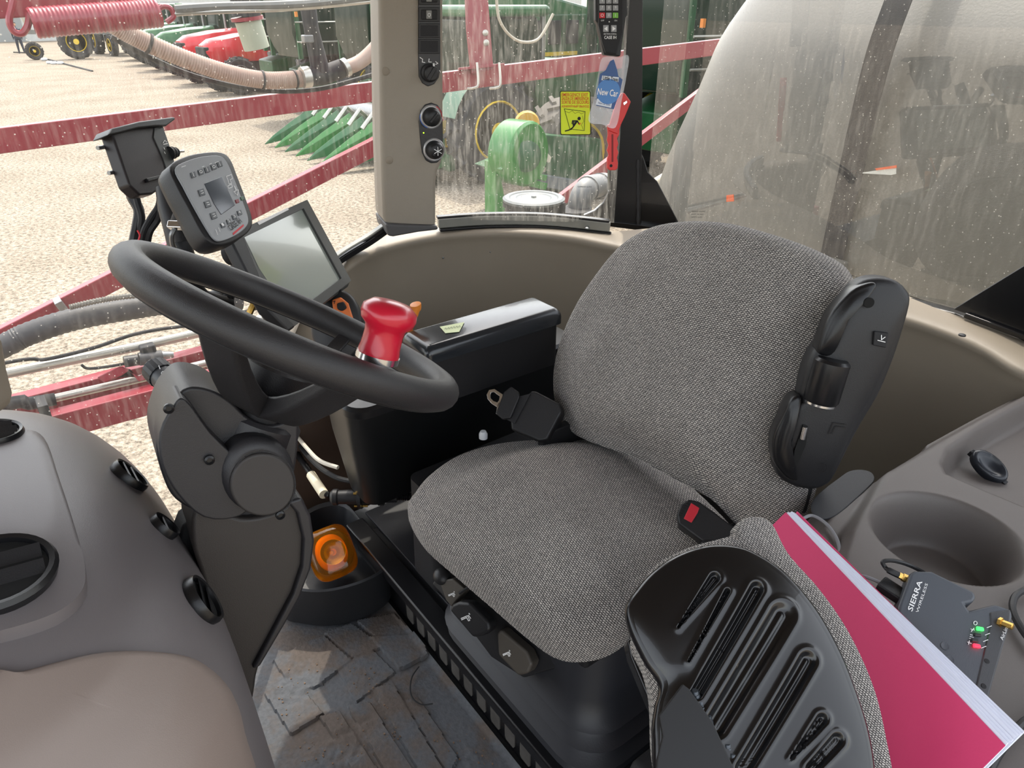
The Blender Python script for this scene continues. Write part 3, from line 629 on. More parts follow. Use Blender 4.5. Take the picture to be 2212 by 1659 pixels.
# joystick with orange face
jp = plane(735, 700, (-.72, .50, .48), x=.49)
jy = thing('joystick', 'black multi-function joystick with orange button face behind the wheel rim', 'joystick', P(735, 760, pl=jp))
dome('grip', cr(PL([(712, 642), (735, 636), (757, 655), (772, 700), (768, 745), (735, 770), (700, 760), (683, 725), (684, 690)], jp), 4, True), jp[1], lambda p, s: .008*(1-s**2), BLACK, jy, thick=.035, rings=8, edge=.3)
slab('orange_face', [(716, 648), (735, 641), (752, 655), (765, 695), (760, 725), (745, 735), (730, 725), (722, 690)], off(jp, .012), .006, mat('orange face', '#d9743a', .45), jy, bevel=.003)
slab('thumb_button', [(727, 655), (742, 651), (749, 665), (738, 672), (728, 668)], off(jp, .017), .008, MATTE, jy, bevel=.003)
strokes(G(), off(jp, .013), [[(719, 652), (724, 650), (722, 656)]], .0012).obj('button_icon', MATTE, jy); strokes(G(), off(jp, .013), [[(735, 700), (745, 698), (742, 710)]], .0012).obj('button_icon', MATTE, jy)
G().tube([P(720, 765, pl=jp), P(715, 800, pl=off(jp, -.01)), P(712, 850, pl=off(jp, -.03))], [.018, .022, .03], 14).obj('boot', MATTE, jy)
ol = thing('throttle_lever', 'curved orange plastic lever standing in front of the armrest box', 'lever', P(885, 720, x=.44))
g = G(); g.tube(cr([P(884, 716, x=.44), P(886, 700, x=.44), P(893, 680, x=.44), P(898, 664, x=.44), P(897, 656, x=.44)], 5), [.007]*6+[.008]*4+[.0095]*4+[.011]*4+[.0115, .011, .006], 14)
g.obj('lever_knob', mat('orange lever', '#d9802c', .4), ol)
G().tube([P(884, 716, x=.44), P(880, 760, x=.44)], .006, 10).obj('lever_shaft', BLACK, ol)
slab('lever_base', [(860, 755), (905, 748), (910, 790), (862, 795)], plane(885, 770, (-.6, .4, .7), x=.44), .02, BLACK, ol, bevel=.004)
# clear little cap on the platform cover beside the seat
G().lathe([(.009, 0), (.009, .01), (.006, .016), (.001, .017)], P(1044, 946, x=.30), (0, 0, 1), 14).obj('cap', mat('clear plastic', '#c9ccd0', .2), label='small clear plastic cap lying behind the cushion beside the console', cat='cap')
g = G(); g.loft([rrect(.34, -.02, .055, .2, .131, .02), rrect(.34, -.02, .05, .195, .38, .02)]); g.obj('valve_cover', MATTE, label='low matte black cover between seat cushion and side console', cat='cover')
# wiring conduit
wc = thing('wiring_harness', 'black corrugated wiring conduit with round connectors under the side console', 'wiring', P(780, 1075, z=.22))
wp = [P(u, v, z=.25) for u, v in ((632, 960), (645, 985), (668, 1018), (695, 1060), (715, 1072))]
pp = cr(wp, 10); g = G(); g.tube(pp, [.0085 if i % 2 else .0065 for i in range(len(pp))], 10); g.obj('conduit', BLACKS, wc)
G().tube([P(672, 1026, z=.253), P(700, 1068, z=.253)], .0115, 12).obj('cream_sleeve', mat('cream tape', '#d8ceb4', .6), wc)
c0, c1 = P(715, 1074, z=.25), P(858, 1072, z=.25); D = (c1-c0)
pr_ = [(0, .014), (.04, .019), (.1, .019), (.12, .016), (.3, .017), (.4, .017), (.42, .028), (.47, .028), (.48, .017), (.7, .017), (.72, .021), (.80, .021), (.82, .015), (1, .014)]
G().lathe([(r, D.length*t) for t, r in pr_], c0, D, 18).obj('connector', BLACK, wc)
e = cr([c1, P(885, 1072, z=.25), P(930, 1078, z=.25)], 12); G().tube(e, [.011 if i % 2 else .0085 for i in range(len(e))], 10).obj('conduit', BLACKS, wc)
for t in (.43, .5):
    for k in range(4):
        a = k*math.pi/2+.6; X, Y, Z = basis(D); q = c0+D*t+X*(.022*math.cos(a))+Y*(.022*math.sin(a)); G().lathe([(.003, -.01), (.003, .01)], q, D, 6).obj('flange_bolt', BRASS, wc)

G().tube(cr([P(u, v, z=.30) for u, v in ((636, 935), (660, 965), (690, 995), (730, 1010))], 6), .005, 8).obj('white_cable', mat('cream cable', '#cfc8ba', .5), wc)
G().tube(cr([P(u, v, z=.27) for u, v in ((640, 950), (665, 985), (705, 1020), (760, 1040), (880, 1045))], 6), .006, 8).obj('cable', MATTE, wc)

# tub with the amber beacon
tz = .12
tpx = [(590, 1255), (640, 1272), (700, 1276), (765, 1262), (815, 1240), (838, 1216), (832, 1190), (790, 1140), (745, 1090), (690, 1092), (630, 1130), (590, 1190)]
tp_ = cr([P(u, v, z=tz) for u, v in tpx], 5, True); tc_ = sum(tp_, Vector())/len(tp_)
sc_ = lambda k, z: [V(tc_.x+(q.x-tc_.x)*k, tc_.y+(q.y-tc_.y)*k, z) for q in tp_]
tub = G().loft([sc_(.90, 0.001), sc_(.97, .01), sc_(1.02, .105), sc_(1.03, tz), sc_(1.0, tz+.004), sc_(.95, tz-.002), sc_(.86, .04), sc_(.82, .035)]).obj('storage_tub', mat('tub black', '#232427', .4, bump=.3, bscale=700), label='black moulded open tub on the floor holding an amber lamp', cat='tub')
def amber():
    m = bpy.data.materials.new('amber lens'); m.use_nodes = True; t = m.node_tree; N = t.nodes; L = t.links; N.clear(); o = N.new('ShaderNodeOutputMaterial')
    tr = N.new('ShaderNodeBsdfTransparent'); tr.inputs[0].default_value = (1, .55, .05, 1); tl = N.new('ShaderNodeBsdfTranslucent'); tl.inputs[0].default_value = (1, .45, .03, 1)
    df = N.new('ShaderNodeBsdfDiffuse'); df.inputs[0].default_value = (1, .42, .03, 1); gl = N.new('ShaderNodeBsdfGlossy'); gl.inputs['Roughness'].default_value = .05; fr = N.new('ShaderNodeFresnel'); fr.inputs[0].default_value = 1.5
    a = N.new('ShaderNodeMixShader'); a.inputs[0].default_value = .5; L.new(tl.outputs[0], a.inputs[1]); L.new(df.outputs[0], a.inputs[2])
    b = N.new('ShaderNodeMixShader'); b.inputs[0].default_value = .14; L.new(tr.outputs[0], b.inputs[1]); L.new(a.outputs[0], b.inputs[2])
    ge = N.new('ShaderNodeNewGeometry'); fm_ = N.new('ShaderNodeMath'); fm_.operation = 'MULTIPLY'; iv_ = N.new('ShaderNodeMath'); iv_.operation = 'SUBTRACT'; iv_.inputs[0].default_value = 1
    L.new(ge.outputs['Backfacing'], iv_.inputs[1]); L.new(iv_.outputs[0], fm_.inputs[0]); L.new(fr.outputs[0], fm_.inputs[1])
    c = N.new('ShaderNodeMixShader'); L.new(fm_.outputs[0], c.inputs[0]); L.new(b.outputs[0], c.inputs[1]); L.new(gl.outputs[0], c.inputs[2]); L.new(c.outputs[0], o.inputs[0]); return m
AMB = amber()
bc = thing('amber_beacon', 'amber rotating beacon lamp with rounded square lens lying in the black tub', 'beacon lamp', P(710, 1250, z=.06))
bo = P(716, 1194, z=.135); BX = V(-.6, -.8, 0); BZ = (CAM-bo).normalized(); BX, BY, BZ = basis(BZ, (0, .15, 1))
bR = rotm(BX, BY, BZ)
G().ball(bo, (.052, .060, .042), bR, 18, .55).obj('lens', AMB, bc)
ib = bo-BZ*.004
G().ball(ib-BZ*.02, (.036, .043, .02), bR, 14, .9).obj('inner_dome', mat('amber hot spots', '#ffb316', .25), bc)  # bright yellow puts the sunlit hot spots inside the lens into the colour
G().lathe([(.004, -.005), (.012, 0), (.020, .010), (.028, .022), (.0285, .022), (.02, .008), (.012, -.003)], ib+BX*.004+BZ*.002, BZ, 24).obj('reflector', CHROME, bc)
G().lathe([(.006, 0), (.007, .01), (.004, .018)], ib-BZ*.012, BZ, 12).obj('bulb', mat('bulb glass', '#ffd28a', .1), bc)
G().lathe([(.048, -.03), (.052, 0), (.05, .01)], bo-BZ*.034, BZ, 28).obj('base', BLACK, bc)
# ================================================================== STEERING
WC = V(.004, .485, .935); wa = .585; WN = V(.026, -math.sin(wa), math.cos(wa)).normalized()
WX = WN.cross(V(0, 1, 0)).normalized(); WY = WN.cross(WX).normalized(); WR = .1755
wpl = (WC, WN)
st = thing('steering_wheel', 'black steering wheel with a red spinner knob clamped on its rim', 'steering wheel', WC-WN*.10)
G().tube([WC+WX*(WR*math.cos(2*math.pi*k/72))+WY*(WR*math.sin(2*math.pi*k/72)) for k in range(72)], .0172, 16, closed=True).obj('rim', WHEELB, st, sharp=80)
G().tube([WC+WN*-.0175+WX*((WR+.001)*math.cos(2*math.pi*k/72))+WY*((WR+.001)*math.sin(2*math.pi*k/72)) for k in range(72)], .0012, 6, closed=True).obj('rim_seam', MATTE, st)
hb = WC-WN*.098
G().lathe([(.030, -.012), (.034, -.008), (.034, .0), (.036, .004), (.038, .03), (.040, .048), (.036, .054), (.01, .056)], hb, WN, 32).obj('hub', WHEELB, st)
def spoke(px, w0, w1, z0, z1, th):
    r = P(*px, pl=wpl)-WC; r.normalize(); t = WN.cross(r)
    prs = []
    for k in range(7):
        f = k/6; q = WC+r*(.034+(WR-.012-.034)*f)-WN*((.070-.070*f**1.5)+.006); wd = w0+(w1-w0)*f; h = th*(1-.5*f)
        prs.append([q-t*wd, q+t*wd, q+t*wd*.8-WN*h, q-t*wd*.8-WN*h])
    return G().loft(prs).obj('spoke', WHEELB, st, bevel=.004, seg=3)
spoke((800, 838), .026, .022, 0, 0, .026); spoke((470, 690), .026, .024, 0, 0, .026); spoke((792, 718), .012, .010, 0, 0, .016)
kb = P(806, 806, pl=off(wpl, .004)); kb = WC+(kb-WC).normalized()*WR*1.0 if (kb-WC).length > WR else kb
KN = (WN+V(0, .10, .25)).normalized(); ks = kb+KN*.014
sk = G().lathe([(.0200, 0), (.0200, .003), (.0190, .008), (.0186, .020), (.0195, .027), (.0250, .032), (.0268, .038), (.0258, .045), (.018, .051), (.006, .053), (.001, .053)], ks+KN*.006, KN, 32).obj('spinner_knob', mat('red knob plastic', '#b8152f', .3, coat=.3), st, sharp=60)
G().lathe([(.021, 0), (.021, .006)], ks, KN, 28).obj('knob_collar', CHROME, sk)
G().bar(kb+WX*-.012-WN*.002, kb+WX*.030+KN*.008, .022, .004, WN).obj('knob_clamp', CHROME, sk, bevel=.002)
# column
sc2 = thing('steering_column', 'charcoal plastic steering column housing with round pivot cover', 'steering column', P(540, 1400, x=-.02))
cpl = (V(-.062, .6, .8), V(-1, .10, .16).normalized())
def colslab(name, px, h, th, bev, m=COLB, sm=0, par=None, seg=4):
    return slab(name, px, off(cpl, h), th, m, par or sc2, bevel=bev, smooth=sm, seg=seg)
colslab('upper_housing', [(352, 905), (372, 868), (405, 838), (455, 842), (500, 868), (540, 905), (590, 918), (640, 905), (645, 940), (640, 1000), (625, 1060), (600, 1100), (520, 1120), (440, 1110), (380, 1080), (352, 1030), (338, 965)], -.022, .11, .024, sm=4, seg=5)
colslab('side_cover', [(372, 880), (400, 862), (455, 935), (512, 998), (540, 1090), (505, 1120), (440, 1118), (385, 1070), (350, 1005), (345, 935)], .000, .05, .016, sm=3)
colslab('pivot_boss', ringpx(560, 1032, 82, 84, 28), .008, .07, .014)
pcv = colslab('pivot_cover', ringpx(568, 1048, 71, 68, 36), .012, .012, .003, m=mat('pivot cap', '#302d2c', .55, bump=.3, bscale=1200))
strokes(G(), off(cpl, .0126), [arc(568, 1048, 74, -150, 40, 14)], .0012).obj('pivot_seam', MATTE, pcv)
low = colslab('lower_shroud', [(430, 1090), (520, 1120), (600, 1105), (645, 1070), (668, 1115), (676, 1170), (668, 1230), (645, 1290), (612, 1350), (560, 1440), (540, 1520), (470, 1500), (470, 1400), (440, 1260), (415, 1170)], -.012, .09, .018, sm=4, m=mat('lower shroud plastic', '#2c2826', .5, bump=.3, bscale=1100))
colslab('shroud_edge', [(620, 1085), (652, 1075), (672, 1115), (680, 1170), (672, 1230), (648, 1292), (615, 1352), (562, 1442), (545, 1448), (600, 1345), (632, 1285), (652, 1225), (655, 1165), (642, 1110)], -.004, .09, .006, m=COLB)
colslab('inner_strut', [(395, 1140), (420, 1120), (470, 1240), (520, 1330), (515, 1400), (470, 1350), (400, 1250), (383, 1170)], -.05, .05, .010, m=MATTE)
for (u, v) in ((364, 882), (452, 993), (605, 1112)):
    G().lathe([(.0052, 0), (.005, .0025), (.003, .0035), (.0028, .0015), (.0005, .0015)], P(u, v, pl=off(cpl, .002)), cpl[1], 14).obj('housing_screw', BLACKS, sc2)
hcol = P(575, 905, pl=(hb, WN))
G().lathe([(.046, -.075), (.050, -.02), (.048, .004), (.044, .008), (.041, .004), (.040, -.02)], hb-WN*.016, WN, 32).obj('column_collar', COLB, sc2)
G().lathe([(.037, -.02), (.036, .012)], hb-WN*.014, WN, 28).obj('bellow_ring', MATTE, sc2)
a, b = P(432, 890, d=.80), P(333, 795, d=.845); D = b-a; D1 = D.normalized()
stalk = G().lathe([(.020, 0), (.0165, D.length*.35), (.0150, D.length*.78), (.0150, D.length*.80)], a, D, 24).obj('control_stalk', mat('stalk charcoal', '#2b2d31', .4), sc2)
g = G()
n = 40; c = a+D1*(D.length*.80); X, Y, Z = basis(D1); rr_ = []
for h, r in ((0, .0158), (.002, .0160), (.018, .0155), (.0215, .013), (.022, .009)):
    rr_.append([c+D1*h+X*((r+(.0005 if k % 2 and r > .0154 else 0))*math.cos(2*math.pi*k/n))+Y*((r+(.0005 if k % 2 and r > .0154 else 0))*math.sin(2*math.pi*k/n)) for k in range(n)])
g.loft(rr_).obj('stalk_ring', BLACK, stalk, sharp=20)
spn = ((CAM-c) - D1*((CAM-c).dot(D1))).normalized()
spl = (c+spn*.0158, spn)
strokes(G(), spl, [[(343, 790), (346, 797)], arc(352, 806, 3.4, 0, 360, 10)], .0009).obj('stalk_marks', WHITE, stalk)
spl2 = (a+D1*(D.length*.55)+spn*.0162, spn)
strokes(G(), spl2, [[(364, 800), (371, 806)], [(365, 806), (371, 800)], [(371, 815), (377, 812), (379, 818), (371, 815)]], .0008).obj('stalk_icons', WHITE, stalk)

# ================================================================== DASH POD
dh = thing('dash_console', 'rounded dark taupe dash pod with louvred air vents in the near left corner', 'dashboard', (0, .95, 0))
prof2 = [(0.0, .628, .33, -.36), (.2, .622, .33, -.36), (.35, .638, .33, -.365), (.45, .636, .33, -.37), (.55, .640, .33, -.37), (.62, .642, .34, -.365), (.68, .644, .34, -.35), (.72, .650, .33, -.335), (.76, .664, .32, -.31), (.80, .688, .30, -.28), (.83, .718, .26, -.24), (.85, .752, .22, -.19), (.862, .81, .14, -.12), (.866, .87, .06, -.04)]
rings = []
for z, ymin, xr, xl in prof2:
    cx, hx = (xr+xl)/2, (xr-xl)/2; y1_ = 1.22-(z > .8)*(z-.8)*1.5; cy, hy = (ymin+y1_)/2, (y1_-ymin)/2
    ring = []
    for k in range(72):
        a = 2*math.pi*k/72; e = .62
        ca, sa = math.cos(a), math.sin(a)
        ring.append(V(cx+hx*math.copysign(abs(ca)**e, ca), cy+hy*math.copysign(abs(sa)**e, sa), z))
    rings.append(ring)
pod = G().loft(rings).obj('pod_shell', DASH, dh, sharp=75, sub=1)
def dashpt(u, v):
    """first hit of the pixel ray on the pod shell (marching)"""
    r = ray(u, v); t = .25; st_ = .02
    while t < 1.6:
        q = CAM+r*t
        for i in range(len(prof2)-1):
            if prof2[i][0] <= q.z <= prof2[i+1][0]:
                f = (q.z-prof2[i][0])/(prof2[i+1][0]-prof2[i][0]); ym, xr, xl = [prof2[i][j]+(prof2[i+1][j]-prof2[i][j])*f for j in (1, 2, 3)]
                y1_ = 1.22-(q.z > .8)*(q.z-.8)*1.5
                cx, hx, cy, hy = (xr+xl)/2, (xr-xl)/2, (ym+y1_)/2, (y1_-ym)/2
                if abs((q.x-cx)/hx)**(2/.62)+abs((q.y-cy)/hy)**(2/.62) < 1:
                    if st_ < .00003: return q
                    t -= st_; st_ *= .25; break
        t += st_
    return CAM+r*.6
def dashn(u, v):
    a, b, c = dashpt(u-8, v), dashpt(u+8, v), dashpt(u, v-8); n = (b-a).cross(c-dashpt(u, v)).normalized()
    return n if n.dot(CAM-a) > 0 else -n
def dash_panel(name, px, h, m, rings=12):
    o = cr([V(u, v, 0) for u, v in px], 5, True); c = sum(o, Vector())/len(o); R_ = []
    for i in range(1, rings+1):
        s_ = max(.02, ((i-1)/(rings-1))**.7); R_.append([dashpt(*((c+(q-c)*s_).xy)) for q in o])
    out = []
    for k, rg in enumerate(R_):
        f = h if k < rings-1 else -.002
        out.append([p+dashN*f for p in rg])
    return G().loft(out, (1, 0)).obj(name, m, dh, sharp=70)
dashN = V(-.45, -.25, .85).normalized()
dash_panel('raised_panel', [(-60, 925), (40, 925), (95, 945), (130, 1040), (165, 1150), (188, 1240), (180, 1300), (120, 1350), (0, 1390), (-80, 1400), (-120, 1150)], .011, DASH)
dash_panel('lower_panel', [(-60, 1470), (40, 1450), (200, 1410), (330, 1405), (430, 1425), (500, 1490), (530, 1580), (540, 1700), (300, 1760), (-60, 1760)], .004, mat('dash plastic warm', '#83766f', .45, bump=.15, bscale=1200))
def vent(u, v, r, name, n=None, nl=3, up_=0):
    n = n or dashn(u, v); o = dashpt(u, v)+n*up_; X, Y, Z = basis(n)
    rg = G().lathe([(r, -.004), (r*1.04, .003), (r*.98, .007), (r*.88, .006), (r*.84, -.004), (r*.84, -.02)], o, n, 36, (0, 0)).obj(name, BLACKS, dh)
    G().lathe([(r*.86, -.02), (r*.86, .002), (r*.01, .002)], o, n, 28).obj('vent_throat', MATS['void black'], rg)
    for k in range(nl):
        f = (k-(nl-1)/2)*.5; G().box(o+Y*(r*f)+n*.004, (r*1.6*math.sqrt(max(.05, 1-f*f)), r*.34, .0015), rotm(X, (Y+n*.6).normalized(), X.cross((Y+n*.6).normalized()))).obj('louvre', BLACK, rg)
    return rg
vent(-2, 1262, .040, 'round_vent', up_=.010, nl=2); vent(-18, 955, .028, 'round_vent', up_=.007)
vent(278, 1030, .022, 'round_vent', nl=2); vent(352, 1140, .016, 'round_vent', nl=1); vent(436, 1298, .025, 'round_vent', nl=2)

# taupe grab pillar cover at the far left edge
gl = plane(0, 800, (-.2, -.5, .1), d=.62)
gb = slab('pillar_cover', [(-80, 640), (-5, 700), (14, 740), (24, 800), (37, 852), (34, 876), (0, 896), (-80, 900)], gl, .05, TAUPE, None, bevel=.01, seg=3)
tag(gb, 'taupe moulded cover poking in at the far left edge of the frame', 'trim cover')
# ================================================================== REAR-LEFT CONSOLE (near right of frame)
CZ = .62
def sm(a, b, x):
    t = max(0, min(1, (x-a)/(b-a))); return t*t*(3-2*t)
edge_px = [(2320, 760), (2212, 822), (2120, 868), (2000, 932), (1925, 975), (1880, 998), (1830, 1018), (1775, 1055), (1742, 1095), (1730, 1130), (1745, 1200), (1790, 1300), (1870, 1420), (1960, 1560), (2040, 1700), (2120, 1900)]
edge = cr([P(u, v, z=CZ) for u, v in edge_px], 20)
cc = P(2043, 1155, z=CZ); cR = (P(1900, 1165, z=CZ)-P(2188, 1150, z=CZ)).length/2
tray = [P(u, v, z=CZ) for u, v in [(2036, 1000), (2052, 968), (2130, 915), (2290, 830), (2600, 900), (2600, 1180), (2212, 1092), (2046, 1022)]]
trayp = [(p.x, p.y) for p in tray]
def dpoly(x, y, poly):
    d = 9
    for i in range(len(poly)):
        x1, y1 = poly[i-1]; x2, y2 = poly[i]; dx, dy = x2-x1, y2-y1
        t = max(0, min(1, ((x-x1)*dx+(y-y1)*dy)/(dx*dx+dy*dy))); d = min(d, math.hypot(x-x1-t*dx, y-y1-t*dy))
    return -d if inpoly(x, y, poly) else d
crs = [P(u, v, z=CZ) for u, v in ((2010, 930), (1950, 960), (1905, 1010), (1880, 1070), (1845, 1130), (1812, 1190), (1808, 1240), (1830, 1300))]
crp = [(p.x, p.y) for p in crs]
lowp = [(p.x, p.y) for p in (P(u, v, z=CZ) for u, v in ((2010, 930), (1905, 1010), (1870, 1075), (1830, 1140), (1812, 1190), (1805, 1240), (1830, 1300), (1500, 1400), (1600, 1000), (1900, 900)))]
NU, NV = 150, len(edge); vs = []; fs = []
for e in edge: e.y = max(e.y, -.745)
for j, e in enumerate(edge):
    xr = min(e.x-.3, -.95)
    for i in range(NU+1):
        f = (i/NU)**1.25; x = e.x+(xr-e.x)*f; y = e.y; d = e.x-x
        z = CZ-.035*(1-sm(0, .035, d))-.0*d
        dl = dpoly(x, y, lowp); z -= .018*(1-sm(-.010, .012, dl))
        dc = math.hypot(x-cc.x, y-cc.y)-cR
        z -= .075*(1-sm(-.030, .003, dc)) - .004*math.exp(-(dc/.004)**2)*0
        z -= .040*(1-sm(-.014, .004, dpoly(x, y, trayp)))
        vs.append(V(x, y, z))
for j in range(NV-1):
    for i in range(NU): a = j*(NU+1)+i; fs.append((a, a+1, a+NU+2, a+NU+1))
k0 = len(vs)
for j, e in enumerate(edge): vs.append(V(e.x+.006, e.y, CZ-.06)); vs.append(V(e.x+.01, e.y, .12))
for j in range(NV-1):
    a = j*(NU+1); b = (j+1)*(NU+1); fs.append((a, b, k0+2*j+2, k0+2*j)); fs.append((k0+2*j, k0+2*j+2, k0+2*j+3, k0+2*j+1))
rc = thing('rear_console', 'grey moulded console with deep round cup recess and shallow tray', 'console', (-.55, -.2, .12))
G().add(vs, fs).obj('console_shell', CONS, rc, sharp=75)
pp_ = (V(0, 0, CZ-.0165), V(0, 0, 1))
pad = slab('rubber_pad', [(1753, 1102), (1756, 1080), (1775, 1060), (1812, 1032), (1835, 1017), (1862, 1014), (1884, 1021), (1889, 1036), (1876, 1052), (1850, 1076), (1820, 1102), (1795, 1117), (1770, 1119)], pp_, .004, mat('pad rubber', '#2d2e31', .6, bump=.3, bscale=900), rc, bevel=.0015, smooth=3)
# oval black clip lying in the tray
oc = P(2138, 1006, z=CZ-.022)
cl = thing('oval_clip', 'small oval black plastic clip with a dished face lying in the console tray', 'plastic clip', oc-V(0, 0, .018))
on = V(-.35, .35, .87).normalized(); oX = ((P(2190, 1035, z=CZ)-P(2090, 980, z=CZ)).normalized()); oX = (oX-on*oX.dot(on)).normalized(); oY = on.cross(oX)
rg_ = []
for s_, h in ((1, -.010), (1.02, 0), (.97, .004), (.80, .0055), (.6, .001), (.35, -.0015), (.05, -.002)): rg_.append([oc+oX*(.030*s_*math.cos(2*math.pi*k/32))+oY*(.0185*s_*math.sin(2*math.pi*k/32))+on*h for k in range(32)])
G().loft(rg_).obj('clip_face', mat('clip black', '#20242b', .3, bump=.05), cl, sharp=70)
for sx in (-1, 1):
    G().box(oc+oX*(.031*sx)-on*.008, (.006, .008, .012), rotm(oX, oY, on)).obj('clip_tab', BLACK, cl, bevel=.001)
# wireless modem
mp_ = plane(2040, 1400, (-.26, .28, .93), z=CZ+.046)
md = thing('wireless_modem', 'dark grey wireless modem box with green and red lamps lying on the console', 'modem', P(2050, 1450, pl=off(mp_, -.03)))
MODM = mat('modem grey', '#474b52', .45, bump=.2, bscale=900)
slab('case', [(1968, 1237), (1976, 1232), (2013, 1233), (2106, 1278), (2109, 1290), (2104, 1300), (2085, 1304), (2094, 1318), (2150, 1304), (2186, 1316), (2188, 1332), (2150, 1460), (2125, 1550), (2100, 1540), (1938, 1330), (1940, 1310)], mp_, .028, MODM, md, bevel=.0035, seg=3)
slab('end_cap', [(2138, 1322), (2184, 1316), (2182, 1340), (2124, 1545), (2100, 1530), (2104, 1500), (2140, 1345)], off(mp_, .0012), .010, mat('modem end', '#3c3d40', .5, bump=.2, bscale=900), md, bevel=.0015)
text('maker_lettering', 'SIERRA', off(mp_, .0003), (1970, 1322), (1992, 1257), WHITE, md, hmax=.0050, bold=True)
text('maker_lettering', 'WIRELESS', off(mp_, .0003), (1983, 1325), (2004, 1262), WHITE, md, hmax=.0026)
text('model_lettering', 'AirLink', off(mp_, .0022), (2166, 1384), (2178, 1352), WHITE, md, hmax=.0030)
for (u, v, c, e) in ((2118, 1357, '#22c33a', 3), (2113, 1370, '#2a2b2c', 0), (2107, 1382, '#2a2b2c', 0), (2111, 1394, '#e01728', 3)):
    l = slab('status_lamp', [(u-8, v-5), (u+7, v-2), (u+9, v+5), (u-7, v+3)], off(mp_, .0035), .003, mat('lamp '+c, c, .3, emit=c if e else None, es=e), md, bevel=.0008)
strokes(G(), off(mp_, .0003), [arc(2107, 1346, 4, 0, 360, 10)], .0007).obj('power_mark', WHITE, md)
strokes(G(), off(mp_, .0003), [[(2097, 1359), (2105, 1361)], [(2098, 1364), (2104, 1357)]], .0007).obj('link_mark', WHITE, md)
strokes(G(), off(mp_, .0003), [[(2096, 1371), (2101, 1372)], [(2095, 1375), (2103, 1377)], [(2094, 1379), (2105, 1382)]], .0007).obj('signal_mark', WHITE, md)
strokes(G(), off(mp_, .0003), [[(2090, 1387), (2098, 1390)], [(2094, 1384), (2092, 1392)]], .0007).obj('antenna_mark', WHITE, md)
strokes(G(), off(mp_, .0014), [[(2132, 1356), (2142, 1352)], [(2128, 1372), (2138, 1368)], [(2124, 1386), (2134, 1382)], [(2120, 1400), (2130, 1396)]], .0006).obj('lamp_labels', WHITE, md)
for (u, v) in ((2041, 1396), (2052, 1425)): G().lathe([(.0038, 0), (.0040, .0006), (.003, .0004)], P(u, v, pl=mp_), mp_[1], 16).obj('case_dimple', MODM, md)
for (u, v) in ((2132, 1428), (2125, 1482)): G().lathe([(.0026, 0), (.0022, .0004)], P(u, v, pl=off(mp_, .0013)), mp_[1], 14).obj('screw_hole', MATTE, md)
a = P(2158, 1343, pl=off(mp_, .002)); D = (P(2182, 1352, pl=off(mp_, .008))-a).normalized()
G().lathe([(.0050, 0), (.0050, .003), (.0034, .003), (.0034, .013), (.0024, .0135)], a, D, 6).obj('antenna_port', BRASS, md)
a = P(1961, 1252, pl=off(mp_, -.012)); D = (P(1930, 1237, pl=off(mp_, -.010))-a).normalized()
G().lathe([(.0046, 0), (.0046, .006), (.0036, .006), (.0036, .010)], a, D, 6).obj('antenna_plug', BRASS, md)
e = a+D*.010
G().tube(cr([e, e+D*.010, P(1912, 1225, d=.80), P(1908, 1213, d=.80), P(1935, 1212, d=.80), P(1980, 1228, d=.80), P(2040, 1265, d=.78)], 6), [.0036]*8+[.0024]*29, 8).obj('antenna_cable', BLACK, None, label='thin black antenna cable looping from the brass plug of the modem', cat='cable')
a = P(1948, 1290, pl=off(mp_, -.016)); D = (P(1915, 1268, pl=off(mp_, -.018))-a).normalized()
cb = G().box(a+D*.010, (.020, .010, .030), rotm(*basis(D, (0, 0, 1)))).obj('network_plug', BLACK, None, bevel=.002)
tag(cb, 'black plug and grey lead entering the modem end beside the folder', 'cable plug')
G().tube(cr([a+D*.022, P(1900, 1258, d=.80), P(1870, 1246, d=.81), P(1830, 1240, d=.83)], 5), .0022, 8).obj('lead', mat('grey cable', '#85868a', .5), cb)
G().tube(cr([P(u, v, z=CZ-.012) for u, v in ((1735, 1120), (1755, 1114), (1785, 1132), (1808, 1165), (1815, 1200), (1812, 1230))], 6), .0024, 8).obj('grey_cable', MATS['grey cable'], label='thin grey cable curving over the console edge behind the pink folder', cat='cable')
G().tube(cr([P(u, v, z=CZ+.01) for u, v in ((2300, 1240), (2212, 1275), (2188, 1300), (2196, 1340), (2240, 1400), (2300, 1440))], 6), .004, 8).obj('black_cable', BLACK, label='black cable lying on the console at the far right of the modem', cat='cable')
G().tube(cr([P(u, v, z=CZ+.01) for u, v in ((2300, 1500), (2212, 1560), (2150, 1640), (2120, 1720))], 6), .004, 8).obj('black_cable', BLACK, label='black cable crossing the console below the modem at the bottom right', cat='cable')
# ================================================================== PINK FOLDER
fpn = pl3(P(1700, 1106, z=.665), P(2172, 1610, z=.70), P(1612, 1190, z=.615)); fn = fpn[1]
PINK = mat('pink card', '#d1386b', .7, bump=.2, bscale=400)
fo = thing('file_folder', 'pink card folder stuffed with white papers leaning on the console', 'folder', P(1850, 1500, pl=fpn))
fr_ = [(1697, 1106), (2172, 1610), (1960, 1820), (1540, 1300), (1612, 1190)]
slab('front_cover', fr_, fpn, .0008, PINK, fo)
for i in range(7):
    j = i*2.6; k = random.uniform(-1.5, 1.5)
    slab('paper_sheet', [(1702+j, 1104+j*.15+k), (2178+j*2.3, 1604-j*1.6+k), (1990, 1800), (1560, 1290)], off(fpn, -.0012-.0015*i), .0011, mat('paper white', '#dfe2f2', .85), fo)
slab('back_cover', [(1722, 1104), (2204, 1578), (2010, 1790), (1580, 1270)], off(fpn, -.0125), .0008, PINK, fo)

